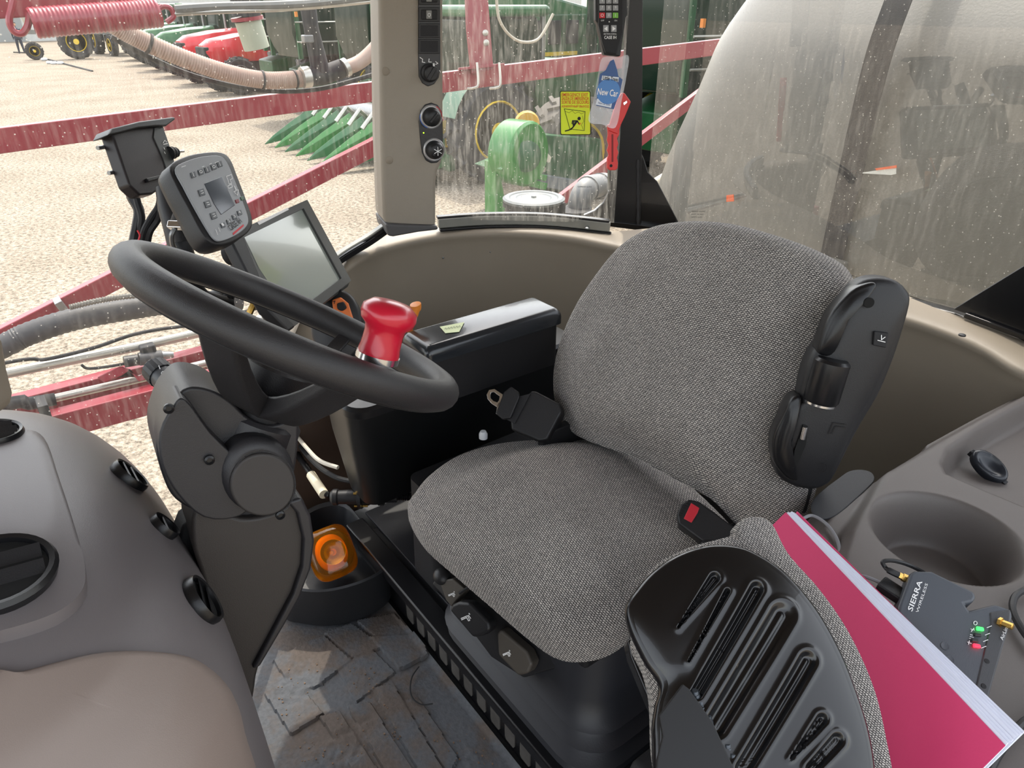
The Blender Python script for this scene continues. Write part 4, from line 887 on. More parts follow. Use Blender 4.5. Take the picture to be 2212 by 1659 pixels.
# ================================================================== FOLDED TRAINING SEAT (bottom right foreground)
ts = thing('folding_passenger_seat', 'folded passenger seat showing its ribbed black steel back and grey fabric edge', 'folding seat', (-.45, .25, PZ))
tn = V(-.42, .33, .845).normalized(); tpn = (P(1640, 1430, z=.742), tn)
tpx = [(1442, 1474), (1411, 1429), (1376, 1363), (1368, 1317), (1389, 1282), (1424, 1243), (1473, 1210), (1531, 1191), (1584, 1190), (1630, 1204), (1692, 1246), (1753, 1317), (1803, 1404), (1840, 1495), (1866, 1577), (1880, 1660), (1890, 1800), (1760, 1900), (1560, 1880), (1440, 1700), (1425, 1580), (1432, 1520)]
RIBS = [((1540, 1252), (1535, 1262), (1460, 1360), 11, 2, .0050), ((1566, 1282), (1556, 1300), (1483, 1432), 6, 2, .0045),
        ((1630, 1276), (1620, 1295), (1500, 1500), 14, 12, .0060), ((1684, 1332), (1672, 1352), (1540, 1570), 24, 22, .0062), ((1738, 1430), (1728, 1446), (1600, 1660), 18, 16, .0060),
        ((1768, 1556), (1758, 1570), (1700, 1640), 12, 3, .0050), ((1802, 1600), (1792, 1616), (1745, 1660), 14, 12, .0050)]
def uvof(p):
    q = p-CAM; d = q.dot(fdir); return 1106+F*q.dot(RT)/d, 829.5-F*q.dot(udir)/d
def plate_h(p, s):
    u, v = uvof(p); h = 0
    for (a, b, c, w0, w1, dp) in RIBS:
        (x1, y1), (x2, y2) = a, c; dx, dy = x2-x1, y2-y1; t = max(0, min(1, ((u-x1)*dx+(v-y1)*dy)/(dx*dx+dy*dy)))
        dd = math.hypot(u-x1-t*dx, v-y1-t*dy); wd = w0+(w1-w0)*t
        h -= dp*.8*(1-sm(wd*.45, wd*1.3, dd)); h += .0012*math.exp(-((dd-wd*1.5)/7)**2); h += .0018*(1-sm(0, wd*.45, dd))
    return h + .010*(1-s**4)
oo = [P(u, v, pl=tpn) for u, v in tpx]; oo = cr(oo, 20, True)
dome('steel_back', oo, tn, plate_h, PAINT, ts, thick=.014, rings=150, edge=.5)
fpx = [(1430, 1250), (1500, 1205), (1592, 1178), (1603, 1152), (1632, 1137), (1668, 1148), (1702, 1215), (1762, 1290), (1818, 1375), (1868, 1480), (1898, 1590), (1916, 1680), (1925, 1800), (1760, 1920), (1540, 1850), (1450, 1650), (1440, 1480), (1400, 1350)]
dome('fabric_cushion', cr([P(u, v, pl=off(tpn, -.028)) for u, v in fpx], 8, True), tn, lambda p, s: .004*(1-s**3), FABS, ts, thick=.045, rings=10, edge=.3)
lowc = off(tpn, -.10)
slab('lower_cushion_shell', [(1354, 1384), (1362, 1376), (1440, 1478), (1600, 1700), (1500, 1750), (1362, 1420)], off(lowc, -.008), .03, PAINT, ts, bevel=.004)
slab('lower_cushion', [(1361, 1382), (1376, 1371), (1448, 1466), (1600, 1700), (1540, 1740), (1424, 1520), (1366, 1408)], lowc, .03, FABS, ts, bevel=.006)
slab('hinge_bracket', [(1475, 1477), (1489, 1488), (1540, 1560), (1600, 1690), (1700, 1900), (1400, 1900), (1420, 1640), (1432, 1590), (1424, 1545)], off(tpn, .016), .006, mat('flat black steel', '#101012', .5), ts, bevel=.001)
for (u, v) in ((1515, 1532), (1570, 1612), (1500, 1498)):
    g = G()
    for i in range(5): g.ball(P(u+i*4, v+i*7, pl=off(tpn, .006)), .0045-.0006*(i % 3), n=6)
    g.obj('weld_bead', mat('weld grey', '#4c5157', .4, .6), ts)
G().bb((-.62, .02, PZ-.002), (-.30, .22, .30)).obj('seat_base', MATTE, ts, bevel=.02)

# ================================================================== MONITORS NEAR THE RIGHT WINDOW
# big touch display
dp = (P(645, 575, d=1.26), V(-.60, -.66, .45).normalized())
ds = thing('touch_display', 'large touch screen display with dark grey bezel mounted beside the keypad controller', 'monitor', P(690, 720, pl=dp))
slab('case', [(520, 495), (664, 431), (759, 606), (755, 618), (625, 714), (540, 560)], dp, .035, mat('display case', '#3a3b3a', .4, bump=.2, bscale=1000), ds, bevel=.006, seg=3)
def scrm():
    m = mat('screen glass', '#8d948d', .12, spec=.7, coat=.5); return m
slab('screen', [(528, 512), (657, 450), (740, 600), (628, 680), (560, 580)], off(dp, .0006), .001, scrm(), ds, bevel=0)
fr1 = [(520, 495), (664, 431), (759, 606), (625, 714), (540, 560)]; fr2 = [(528, 512), (656, 450), (738, 601), (628, 682), (556, 575)]
plate_hole(G(), fr1, fr2, off(dp, .005), .007).obj('bezel', MATS['display case'], ds, bevel=.0015)
slab('bezel_label', [(556, 480), (622, 448), (624, 453), (560, 486)], off(dp, .0058), .0006, WHITE, ds)
slab('side_arm', [(500, 520), (525, 505), (560, 590), (590, 650), (640, 705), (625, 716), (580, 670), (545, 610)], off(dp, .012), .02, BLACK, ds, bevel=.004)
# sprayer controller
kp = (P(455, 435, d=1.02), V(-.60, -.58, .55).normalized())
KG = mat('controller face grey', '#8a8d90', .35, bump=.1, bscale=900)
ct = thing('spray_controller', 'grey rounded keypad controller with small dark screen above the wheel', 'controller', P(470, 520, pl=kp))
opx = [(372, 362), (400, 342), (440, 332), (478, 331), (497, 345), (512, 382), (530, 430), (543, 472), (537, 495), (510, 515), (478, 526), (455, 520), (438, 500), (412, 450), (388, 405)]
shell = cr(PL(opx, kp), 4, True)
dome('case', shell, kp[1], lambda p, s: .003*(1-s**6), BLACK, ct, thick=.032, rings=8, edge=.08)
face = [(383, 368), (405, 352), (440, 342), (474, 341), (489, 354), (504, 388), (521, 433), (533, 470), (528, 488), (506, 505), (477, 516), (462, 511), (447, 490), (424, 450), (400, 405)]
face = [(459+(u-459)*1.05, 430+(v-430)*1.05) for u, v in face]; fk = off(kp, .0042)
slab('face', face, fk, .003, KG, ct, bevel=.001, smooth=4)
slab('lcd', [(441, 396), (479, 381), (508, 443), (478, 464), (462, 440)], off(fk, .0006), .002, mat('lcd glass', '#3b424b', .1, spec=.8), ct, bevel=.0008)
KEY = mat('key grey', '#54585c', .4)
def key(u, v, r=7, m=KEY):
    return slab('key', [(u-r*.9, v-r*.55), (u+r*.45, v-r*1.0), (u+r*.95, v+r*.55), (u-r*.35, v+r*1.0)], off(fk, .0014), .0018, m, ct, bevel=.0005)
for i, (u, v) in enumerate(((418, 377), (434, 371), (448, 366), (462, 360), (475, 354))):
    k_ = key(u, v, 7.5); strokes(G(), off(fk, .0014), [[(u-2, v-4), (u+1, v+4)]] if i % 2 == 0 else [arc(u, v, 3, 0, 360, 6)], .0009).obj('key_icon', WHITE, k_)
for (u, v) in ((436, 415), (449, 440), (462, 465)): k_ = key(u, v, 9); strokes(G(), off(fk, .0014), [[(u-3, v-2), (u+2, v-3)], [(u-1, v+3), (u+4, v+1)]], .0009).obj('key_icon', WHITE, k_)
for i, (u, v) in enumerate(((482, 486), (495, 478), (507, 468), (518, 459))):
    k_ = key(u, v, 6.5); text('key_number', str(i+1), off(fk, .0014), (u-1.5, v+3), (u+2.5, v+1), WHITE, k_, hmax=.004)
key(513, 434, 5, mat('red key', '#7c2b33', .4)); key(524, 428, 5, mat('green key', '#3f5b46', .4))
for pts in ([(493, 390), (489, 381), (500, 377), (502, 386), (497, 388), (500, 396), (495, 398)], [(506, 402), (510, 412), (505, 414), (513, 422), (515, 410), (511, 411), (507, 402)], [(492, 402), (500, 398), (502, 404), (494, 407)]):
    strokes(G(), off(fk, .0008), [pts+[pts[0]]], .0009).obj('arrow_key', WHITE, ct)
strokes(G(), off(fk, .0006), [[(392+i*.0, 361), (401, 358)] for i in range(1)]+[[(464, 352), (472, 349)], [(436, 361), (441, 359)], [(452, 355), (457, 353)], [(466, 496), (470, 507)], [(472, 492), (475, 500)]], .0007).obj('face_printing', WHITE, ct)
text('maker_name', 'CASE IH', off(fk, .0006), (499, 499), (523, 480), mat('dark print', '#17181a', .5), ct, hmax=.0085, bold=True)
slab('logo_bar', [(503, 503), (526, 484), (527, 488), (504, 508)], off(fk, .0005), .0004, REDP, ct)
# mounting: swivel post, chrome toggle, brass fitting, arm ends
mb = thing('monitor_bracket', 'black swivel post with chrome thumbscrew carrying the grey controller', 'bracket', P(390, 560, d=1.15))
G().tube(pxpath([(358, 405, 1.17), (368, 450, 1.17), (380, 500, 1.17), (396, 560, 1.18), (402, 600, 1.19)]), [.016, .019, .018, .02, .02], 14).obj('post', BLACK, mb)
G().tube(pxpath([(400, 440, 1.12), (385, 480, 1.14), (392, 520, 1.15)]), .012, 12).obj('swivel_arm', MATTE, mb)
G().box(P(383, 487, d=1.09), (.028, .012, .012), rotm(*basis(V(.3, -.3, .5)))).obj('thumbscrew', CHROME, mb, bevel=.002)
G().tube(cr(pxpath([(378, 494, 1.09), (371, 508, 1.09), (372, 525, 1.1), (376, 535, 1.11)]), 4), .004, 8).obj('clamp_wire', STEEL, mb)
ma = thing('display_arm', 'black jointed support arm with a brass fitting beneath the touch display', 'bracket', P(480, 650, d=1.3))
G().tube(pxpath([(455, 655, 1.33), (480, 635, 1.32), (497, 620, 1.31)]), [.018, .016, .016], 14).obj('arm_tube', BLACK, ma)
G().lathe([(.018, 0), (.020, .01), (.018, .02)], P(492, 552, d=1.28), (-.6, -.6, .3), 20).obj('joint', MATTE, ma)
G().tube(pxpath([(500, 700, 1.3), (492, 650, 1.31), (500, 600, 1.31), (520, 560, 1.29)]), .011, 12).obj('upright', MATTE, ma)
G().lathe([(.006, 0), (.006, .02), (.008, .02), (.008, .03)], P(537, 680, d=1.27), P(552, 648, d=1.27)-P(537, 680, d=1.27), 8).obj('brass_fitting', BRASS, ma)
q = P(500, 700, d=1.3); G().tube([q, V(q.x, q.y, q.z-.2), V(q.x+.02, q.y, 0)], .012, 12).obj('support_post', MATTE, ma)
G().tube([P(402, 600, d=1.19), P(440, 640, d=1.25), P(494, 655, d=1.31)], .012, 12).obj('cross_arm', MATTE, mb)
# switch box with sun hood, cables
bp_ = (P(310, 345, d=1.22), V(-.68, -.66, .32).normalized())
sb = thing('switch_box', 'dark hooded switch box with a chrome toggle, leftmost of the devices above the wheel', 'switch box', P(330, 420, pl=bp_))
slab('box', [(240, 283), (350, 262), (372, 330), (385, 398), (352, 405), (330, 420), (303, 422), (280, 400)], bp_, .025, mat('aubergine black', '#1d1719', .4, bump=.15, bscale=900), sb, bevel=.004)
slab('hood', [(234, 292), (242, 277), (300, 262), (376, 252), (380, 257), (360, 272), (340, 272), (300, 276), (250, 289)], off(bp_, .010), .035, BLACK, sb, bevel=.003)
swp = off(bp_, .002)
slab('switch_plate', [(334, 276), (352, 272), (372, 330), (386, 384), (366, 386), (352, 340), (332, 296)], swp, .003, mat('plate grey', '#3b3d3d', .45), sb, bevel=.001)
slab('lower_lip', [(317, 385), (364, 374), (366, 379), (322, 392)], off(bp_, .006), .006, BLACK, sb, bevel=.001)
a = P(366, 331, pl=swp); D = (P(397, 326, pl=off(swp, .006))-a).normalized()
tg = G().lathe([(.012, 0), (.010, .006), (.011, .008), (.008, .014), (.009, .016), (.006, .02)], a, D, 16).obj('toggle_boot', MATTE, sb)
G().lathe([(.0022, .018), (.0028, .034), (.0015, .036)], a, D, 10).obj('toggle_lever', CHROME, tg)
strokes(G(), off(swp, .0003), [[(352, 309), (356, 303), (360, 307)], [(353, 312), (362, 310)], [(354, 319), (356, 323)], [(355, 328), (357, 332)]], .0010).obj('plate_icons', WHITE, sb)
for (u, v) in ((238, 316), (262, 370)):
    q = P(u, v, pl=off(bp_, -.025)); G().lathe([(.0035, -.012), (.0035, .03)], q, (P(u-30, v+4, pl=bp_)-P(u, v, pl=bp_)), 8).obj('mounting_bolt', STEEL, sb)
def cable(px, r, label, m=MATTE, cat='cable'): return G().tube(cr(pxpath(px), 6), r, 8).obj('cable', m, label=label, cat=cat)
cable([(278, 392, 1.25), (285, 425, 1.25), (300, 455, 1.25), (296, 490, 1.25), (290, 525, 1.25), (296, 560, 1.26)], .009, 'thick black cable hanging below the switch box, leftmost of four', BLACK)
cable([(288, 400, 1.24), (298, 440, 1.24), (306, 470, 1.24), (302, 505, 1.25), (305, 560, 1.26)], .006, 'black cable hanging close beside the thick leftmost cable of the switch box')
cable([(345, 418, 1.23), (342, 445, 1.23), (326, 470, 1.23), (312, 495, 1.23), (306, 520, 1.24)], .005, 'black cable bending left below the switch box toward a twist of thin wires')
cable([(352, 416, 1.23), (350, 445, 1.23), (338, 475, 1.24), (322, 500, 1.24), (316, 530, 1.25), (316, 560, 1.26)], .0075, 'black cable hanging below the switch box, rightmost of four', BLACK)
cable([(297, 498, 1.22), (302, 508, 1.22), (299, 520, 1.22)], .0015, 'short thin red wire poking from the cables below the switch box', REDP, 'wire')
# ================================================================== OUTSIDE: THE SPRAYER ITSELF
def beam(name, a, b, w, h, m, label, cat, group=None, par=None):
    return G().bar(a, b, w, h).obj(name, m, par, bevel=.006, label=label, cat=cat, group=group)
def X(u, v, x): return P(u, v, x=x)
a, b = X(-60, 311, 4.0), X(885, 187, 4.0); d = (b-a)
a0 = a-d*.3; b0 = X(1560, 100, 4.0)
ub = beam('boom_beam', a0, b, .06, .125, BOOM, 'long upper red boom beam crossing behind the hooded switch box', 'boom')
beam('boom_beam', b-d*.002, b0+(b0-b)*.35, .06, .135, BOOM, 'upper red boom beam section right of the cab pillar, holding the upright post', 'boom')
beam('boom_beam', X(-120, 792, 3.5)+(X(-120, 792, 3.5)-X(840, 300, 3.5))*.4, X(840, 300, 3.5)+(X(840, 300, 3.5)-X(-120, 792, 3.5))*.15, .06, .10, BOOM, 'red diagonal boom brace rising from left edge to behind the pillar', 'boom')
beam('boom_beam', X(1200, 440, 3.5), X(1560, 168, 3.5), .05, .09, BOOM, 'red diagonal boom brace right of the black rear post', 'boom')
lb1 = beam('boom_beam', X(-60, 905, 2.5)+(X(-60, 905, 2.5)-X(560, 740, 2.5))*1.5, X(560, 740, 2.5)*1+(X(560, 740, 2.5)-X(-60, 905, 2.5))*.5, .07, .095, BOOM, 'lower red boom tube, upper of the two at left of the column', 'boom')
lb2 = beam('boom_beam', X(-60, 965, 2.3)+(X(-60, 965, 2.3)-X(560, 800, 2.3))*1.5, X(560, 800, 2.3)+(X(560, 800, 2.3)-X(-60, 965, 2.3))*.5, .07, .11, BOOM, 'lower red boom tube, bottommost at left of the column', 'boom')
beam('boom_beam', X(-60, 8, 2.6), X(300, -10, 2.6), .06, .10, BOOM, 'red boom bar at the very top left above the coiled hose', 'boom')
# clamps on the beams
for (u, v, x, w, lab) in ((138, 668, 3.45, .012, 'grey band wrapped round the red diagonal brace at left'), (100, 900, 2.27, .012, 'dark band wrapped round the bottommost red boom tube'), ):
    c = X(u, v, x); dd = (X(560, 800, x)-X(-60, 965, x)).normalized() if u == 100 else (X(840, 300, x)-X(-120, 792, x)).normalized()
    G().bar(c-dd*.018, c+dd*.018, .10, .12 if u > 110 else .14).obj('strap_band', STEEL if u > 110 else MATTE, bevel=.003, label=lab, cat='strap')
PIPE = mat('silver pipe', '#b9b6ad', .3, .7, var=.1, vscale=10)
G().tube([X(20, 802, 2.45)+(X(20, 802, 2.45)-X(560, 690, 2.45))*1.5, X(330, 742, 2.45), X(560, 690, 2.45), X(560, 690, 2.45)+(X(560, 690, 2.45)-X(20, 802, 2.45))*.5], .020, 14).obj('metal_pipe', PIPE, label='silver pipe with a cable along it, upper of two beside the red boom tubes', cat='pipe')
G().tube(cr([X(-20, 790, 2.43)+V(0, 1.0, 0), X(-20, 790, 2.43), X(100, 776, 2.43), X(200, 752, 2.43), X(280, 725, 2.43), X(340, 712, 2.43), X(420, 700, 2.43), X(560, 665, 2.43)], 8), .008, 8).obj('cable', MATTE, label='black cable running along the upper silver pipe of the boom', cat='cable')
G().tube([X(110, 862, 2.4), X(330, 812, 2.4), X(560, 757, 2.4), X(560, 757, 2.4)+(X(560, 757, 2.4)-X(110, 862, 2.4))*.6], .017, 14).obj('metal_pipe', PIPE, label='silver pipe between the two lower red boom tubes', cat='pipe')
G().tube(cr([X(-20, 882, 2.38)+V(0, 1.0, -.02), X(-20, 882, 2.38), X(60, 872, 2.38), X(120, 862, 2.38)], 5), .026, 12).obj('hose', MATTE, label='black hose end sleeved on the lower silver pipe at far left', cat='hose')
HOSE = mat('black hose', '#3a3a3c', .6, bump=.5, bscale=120)
pts = cr([X(-60, 778, 2.9)+V(0, 1.2, -.3), X(-60, 778, 2.9), X(60, 722, 2.9), X(160, 690, 2.9), X(280, 668, 2.9), X(380, 655, 2.9), X(520, 650, 2.9)], 14)
G().tube(pts, [.050+.003*(i % 2) for i in range(len(pts))], 12).obj('hose', HOSE, label='fat black sleeved hose under the red diagonal brace at left', cat='hose')
pts = cr([X(150, 664, 2.85), X(220, 648, 2.85), X(300, 638, 2.85), X(420, 632, 2.85), X(560, 640, 2.85)], 24)
G().tube(pts, [.015 if i % 2 else .011 for i in range(len(pts))], 8).obj('hose', mat('grey corrugated', '#6a675f', .6), label='thin corrugated grey hose lying above the fat black hose', cat='hose')
nz = thing('spray_nozzle', 'black spray nozzle body with plug clamped to the silver pipe at left', 'nozzle', X(330, 790, 2.4))
G().box(X(322, 765, 2.4), (.05, .06, .09)).obj('nozzle_clamp', MATTE, nz, bevel=.008)
G().tube([X(300, 776, 2.38), X(350, 770, 2.38)], .028, 12).obj('nozzle_body', HOSE, nz)
G().tube([X(268, 782, 2.38), X(298, 777, 2.38)], .024, 10).obj('connector_plug', BLACK, nz)
G().tube([X(350, 768, 2.38), X(374, 766, 2.38)], [.02, .014], 10).obj('nozzle_tip', STEEL, nz)
G().tube(cr([X(176, 788, 2.38), X(190, 796, 2.38), X(225, 793, 2.38), X(268, 786, 2.38)], 5), .006, 6).obj('lead', MATTE, nz)
slab('boom_bracket', [(210, 815), (262, 790), (300, 812), (308, 808), (330, 795), (350, 812), (300, 824), (280, 800), (262, 812), (226, 826)], (X(260, 810, 2.36), V(-.9, 0, .43).normalized()), .02, BOOM, None, bevel=.004, label='red folded steel bracket between pipe and boom tube at left', cat='bracket')
# hanging tan hose with black tee and valves
TAN = mat('ribbed beige hose', '#a38d80', .6, bump=.5, bscale=60)
pts = cr([X(120, -40, 3.0), X(190, 12, 3.0), X(260, 62, 3.0), X(330, 98, 3.0), X(420, 135, 3.0), X(500, 160, 3.0), X(570, 173, 3.0), X(630, 172, 3.0), X(660, 168, 3.0)], 30)
hs = thing('suction_hose', 'ribbed beige hose drooping across the top left outside the window', 'hose', X(570, 190, 3.0))
G().tube(pts, [.041 if i % 2 else .037 for i in range(len(pts))], 14).obj('hose_tube', TAN, hs)
for (u, v) in ((320, 92), (563, 172), (636, 172)):
    i = min(range(len(pts)), key=lambda k: (pts[k]-X(u, v, 3.0)).length); G().tube([pts[i], pts[min(i+2, len(pts)-1)]], .045, 14).obj('hose_band', MATTE, hs)
pts = cr([X(735, 150, 3.0), X(770, 138, 3.0), X(800, 115, 3.0), X(840, 70, 3.0), X(880, 20, 3.0)], 10)
G().tube(pts, .036, 12).obj('hose_tube', TAN, hs)
te = thing('hose_tee', 'black plastic tee fitting hanging down and joining the beige hose ends', 'pipe fitting', X(690, 180, 3.0))
G().tube([X(652, 168, 3.0), X(700, 162, 3.0), X(738, 148, 3.0)], .046, 16).obj('tee_body', MATTE, te)
G().tube([X(694, 160, 3.0), X(684, 115, 3.0), X(672, 60, 3.0), X(660, -20, 3.0)], [.046, .042, .036, .040], 16).obj('tee_stem', MATTE, te)
G().tube([X(652, 168, 2.98), X(668, 166, 2.98)], .050, 16).obj('clamp_ring', PIPE, te); G().tube([X(742, 148, 2.98), X(750, 144, 2.98)], .046, 16).obj('clamp_ring', PIPE, te)
G().box(X(664, 84, 2.94), (.04, .05, .035)).obj('clamp_screw', STEEL, te, bevel=.005)
pts = cr([X(240, 80, 3.05), X(380, 150, 3.05), X(500, 185, 3.05), X(600, 197, 3.05), X(700, 190, 3.05), X(810, 160, 3.05)], 8)
G().tube(pts, .012, 8).obj('cable', MATTE, label='black cable sagging just beneath the drooping beige hose', cat='cable')
vb = thing('valve_column', 'dark valve column with pale lower cylinder hanging at the top centre left', 'valve', X(530, 110, 3.6))
G().tube([X(525, -30, 3.6), X(533, 36, 3.6)], .075, 16).obj('valve_motor', MATTE, vb); G().tube([X(533, 36, 3.6), X(535, 44, 3.6)], .085, 16).obj('red_flange', BOOM, vb)
G().tube([X(535, 44, 3.6), X(555, 105, 3.6)], .07, 16).obj('valve_cylinder', mat('pale grey plastic', '#9aa08c', .5), vb)
# coiled red air hose
a, b = X(70, 50, 2.5), X(342, 28, 2.5); D = b-a; ax = D.normalized(); XX, YY, _ = basis(ax); n = 32*12
pts = [a+D*(i/n)+XX*(.040*math.cos(2*math.pi*i/12))+YY*(.040*math.sin(2*math.pi*i/12)) for i in range(n)]
coilm = mat('red coil hose', '#8e2433', .35, coat=.3)
ch = thing('coiled_hose', 'dark red coiled air hose stretched along the top left corner', 'hose', a)
G().tube(pts, .0105, 7).obj('coil', coilm, ch)
G().tube(cr([X(64, 28, 2.5), X(60, 55, 2.5), X(48, 72, 2.5), X(30, 68, 2.5), X(20, 45, 2.5), X(26, 15, 2.5), X(34, -20, 2.5)], 6), .011, 8).obj('hose_loop', coilm, ch)
G().tube(cr([X(340, 22, 2.5), X(352, 14, 2.5), X(368, 18, 2.5), X(375, 35, 2.5), X(360, 48, 2.5)], 6), .010, 8).obj('hose_end', coilm, ch)
g = G().tube(cr([X(376, 30, 2.5), X(400, 28, 2.5), X(480, 24, 2.5), X(640, 18, 2.6), X(810, 2, 2.8)], 6), .010, 8)
g.obj('steel_cable', PIPE, label='silver braided line running right from the end of the coiled hose', cat='cable')
G().tube(cr([X(378, 20, 2.5), X(470, 14, 2.5), X(650, 8, 2.6), X(812, -8, 2.8)], 6), .016, 8).obj('cable', mat('grey loom', '#6a6a66', .6), label='grey cable loom just above the silver braided line', cat='cable')
# upright red post with U bolts
rp_ = thing('boom_post', 'upright red boom post with two round bolts above the upper beam', 'post', X(1038, 180, 3.95))
uq = (X(1035, 100, 3.93), V(-.9, .43, .1).normalized())
slab('post_plate', [(1003, -60), (1050, -60), (1066, 150), (1018, 160), (1008, 60)], uq, .05, BOOM, rp_, bevel=.005)
slab('base_flange', [(992, 146), (1090, 136), (1090, 142), (992, 152)], off(uq, .03), .08, BOOM, rp_, bevel=.003)
for (u, v) in ((1048, 71), (1050, 92)): G().lathe([(.022, 0), (.02, .012), (.01, .016)], P(u, v, pl=uq), uq[1], 16).obj('round_bolt', PIPE, rp_)
for u in (1030, 1078): G().tube(cr([P(u, 135, pl=off(uq, .06)), P(u+3, 180, pl=off(uq, .075)), P(u-4, 189, pl=off(uq, .07)), P(u-20, 191, pl=off(uq, .03))], 4), .009, 8).obj('u_bolt', PIPE, rp_)
G().tube(cr([X(1072, -10, 3.7), X(1078, 40, 3.7), X(1100, 75, 3.7), X(1130, 91, 3.7), X(1165, 82, 3.7), X(1195, 30, 3.7)], 8), .010, 8).obj('cable', mat('beige cable', '#a8a08e', .5), label='beige cable hanging in a loop right of the red post', cat='cable')
# round lidded canister and grey elbow duct by the cab side
cn = thing('filter_canister', 'black round canister with grey concentric lid outside the right window', 'canister', X(1152, 470, 1.75)-V(0, 0, .45))
cx_ = X(1153, 428, 1.75)
G().lathe([(.125, -.45), (.125, -.03), (.132, -.02), (.132, -.006)], cx_, (0, 0, 1), 36).obj('canister_body', MATTE, cn)
G().lathe([(.136, -.010), (.138, 0), (.128, .006), (.110, .006), (.105, .002), (.080, .004), (.074, .001), (.040, .003), (.012, .004), (.010, .010), (.001, .011)], cx_, (0, 0, 1), 40).obj('canister_lid', mat('grey lid', '#5d6262', .5), cn, sharp=25)
for k in range(4):
    a_ = k*math.pi/2+.5; G().box(cx_+V(.137*math.cos(a_), .137*math.sin(a_), -.03), (.02, .02, .05)).obj('lid_latch', MATTE, cn, bevel=.003)
ed = thing('intake_elbow', 'pale grey intake elbow duct beside the canister outside the window', 'duct', X(1255, 460, 1.75)-V(0, 0, .3))
EG = mat('pale duct plastic', '#686a6a', .5)
pts = cr([X(1250, 470, 1.75), X(1252, 440, 1.75), X(1262, 415, 1.75), X(1285, 402, 1.8), X(1330, 400, 1.9)], 5)
G().tube([pts[0]-V(0, 0, .3)]+pts, .055, 20).obj('elbow', EG, ed)
for i in (3, 12, 16): G().tube([pts[i], pts[i+1]], .060, 20).obj('duct_band', EG, ed)
G().tube([X(1240, 456, 1.72)-V(0, 0, .02), X(1240, 452, 1.72)], .075, 20).obj('duct_flange', MATTE, ed)
G().tube([X(1380, 415, 2.6), X(1485, 352, 2.6)], .028, 12).obj('pipe', mat('cream pipe', '#c9bfa8', .5), label='cream pipe rising behind the black gusset toward the tank', cat='pipe')
# product tank behind the cab, strap, marks
def tank_surf(x, y, z): pass
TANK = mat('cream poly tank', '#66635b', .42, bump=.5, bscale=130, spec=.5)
tk = thing('product_tank', 'huge cream polyethylene tank behind the rear window', 'tank', (-.2, -3.2, -1.2))
g = G(); rings = []
for z, hx, hy, cx in ((-1.1, 1.05, 1.1, -.1), (-.9, 1.45, 1.4, -.1), (0.0, 1.62, 1.5, -.1), (.18, 1.70, 1.52, -.1), (.36, 1.78, 1.52, -.1), (.52, 1.78, 1.50, -.1), (.75, 1.70, 1.48, -.1), (.95, 1.63, 1.46, -.12), (1.08, 1.60, 1.44, -.12), (1.16, 1.58, 1.40, -.12), (1.30, 1.54, 1.28, -.12), (1.55, 1.45, 1.10, -.12), (1.8, .9, .9, -.12), (1.95, .6, .7, -.12), (2.0, .3, .4, -.12)):
    ring = []
    for k in range(96):
        a = 2*math.pi*k/96; ca, sa = math.cos(a), math.sin(a); e = .27
        ring.append(V(cx+hx*math.copysign(abs(ca)**e, ca), -3.15+hy*math.copysign(abs(sa)**e, sa), z))
    rings.append(ring)
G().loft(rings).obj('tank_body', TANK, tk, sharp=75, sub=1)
sy = -3.15+1.49
STR = mat('ribbed strap', '#1f1c1d', .8, bump=.6, bscale=260)
def tx(u, v, dy=0): return P(u, v, y=sy+.03+dy)
w_ = .042
sp = [tx(2060, -330, -.36), tx(1995, -170, -.20), tx(1950, -30, -.05), tx(1900, 110), tx(1862, 260), tx(1835, 380), tx(1812, 480), tx(1795, 560), tx(1786, 600)]
g = G()
g.loft([[p+V(w_, 0, 0), p+V(-w_, 0, 0), p+V(-w_, -.006, 0), p+V(w_, -.006, 0)] for p in cr(sp, 5)])
g.obj('tank_strap', STR, None, label='black ribbed strap running diagonally down the front of the cream tank', cat='strap')
q = tx(1788, 572, .03); G().box(q, (.13, .05, .05)).obj('strap_anchor', mat('anchor grey', '#55544f', .6), bevel=.01, label='grey anchor plate holding the foot of the tank strap', cat='bracket')
ty = lambda l, dy=.03: [P(u, v, y=sy+dy) for u, v in l]
G().prism(ty([(1830, 371), (1850, 366), (1850, 377)]), (0, -.003, 0)).obj('warning_arrow', mat('orange print', '#e0602a', .5), label='tiny orange arrow sticker left of the white label on the tank', cat='sticker')
lb = G().prism(ty([(1855, 374), (1935, 362), (1935, 376), (1925, 378)]), (0, -.003, 0)).obj('tank_label', mat('label white', '#cfd0c8', .6), label='white warning label with orange top edge on the tank right of the strap', cat='sticker')
G().prism(ty([(1890, 364), (1936, 357), (1936, 363), (1893, 368)], .032), (0, -.003, 0)).obj('label_header', MATS['orange print'], lb)
wl = G().prism(ty([(1569, 422), (1584, 420), (1585, 435), (1569, 436)]), (0, -.003, 0)).obj('hazard_sticker', MATS['orange print'], label='small square orange sticker low on the left of the tank', cat='sticker')
# ledge below rear glass (cream deck the strap stands on)
G().bb((-.9, -1.75, .05), (1.0, -1.12, .10)).obj('rear_deck', mat('cream deck', '#b9ad90', .5), bevel=.01, label='flat cream deck between the cab rear glass and the tank', cat='deck')
# opposite boom on the left side of the machine
beam('boom_beam', V(-4, 4, .62), V(-4, -7, .9), .06, .14, BOOM, 'red boom beam folded along the left side of the machine, seen mirrored in the rear glass', 'boom')

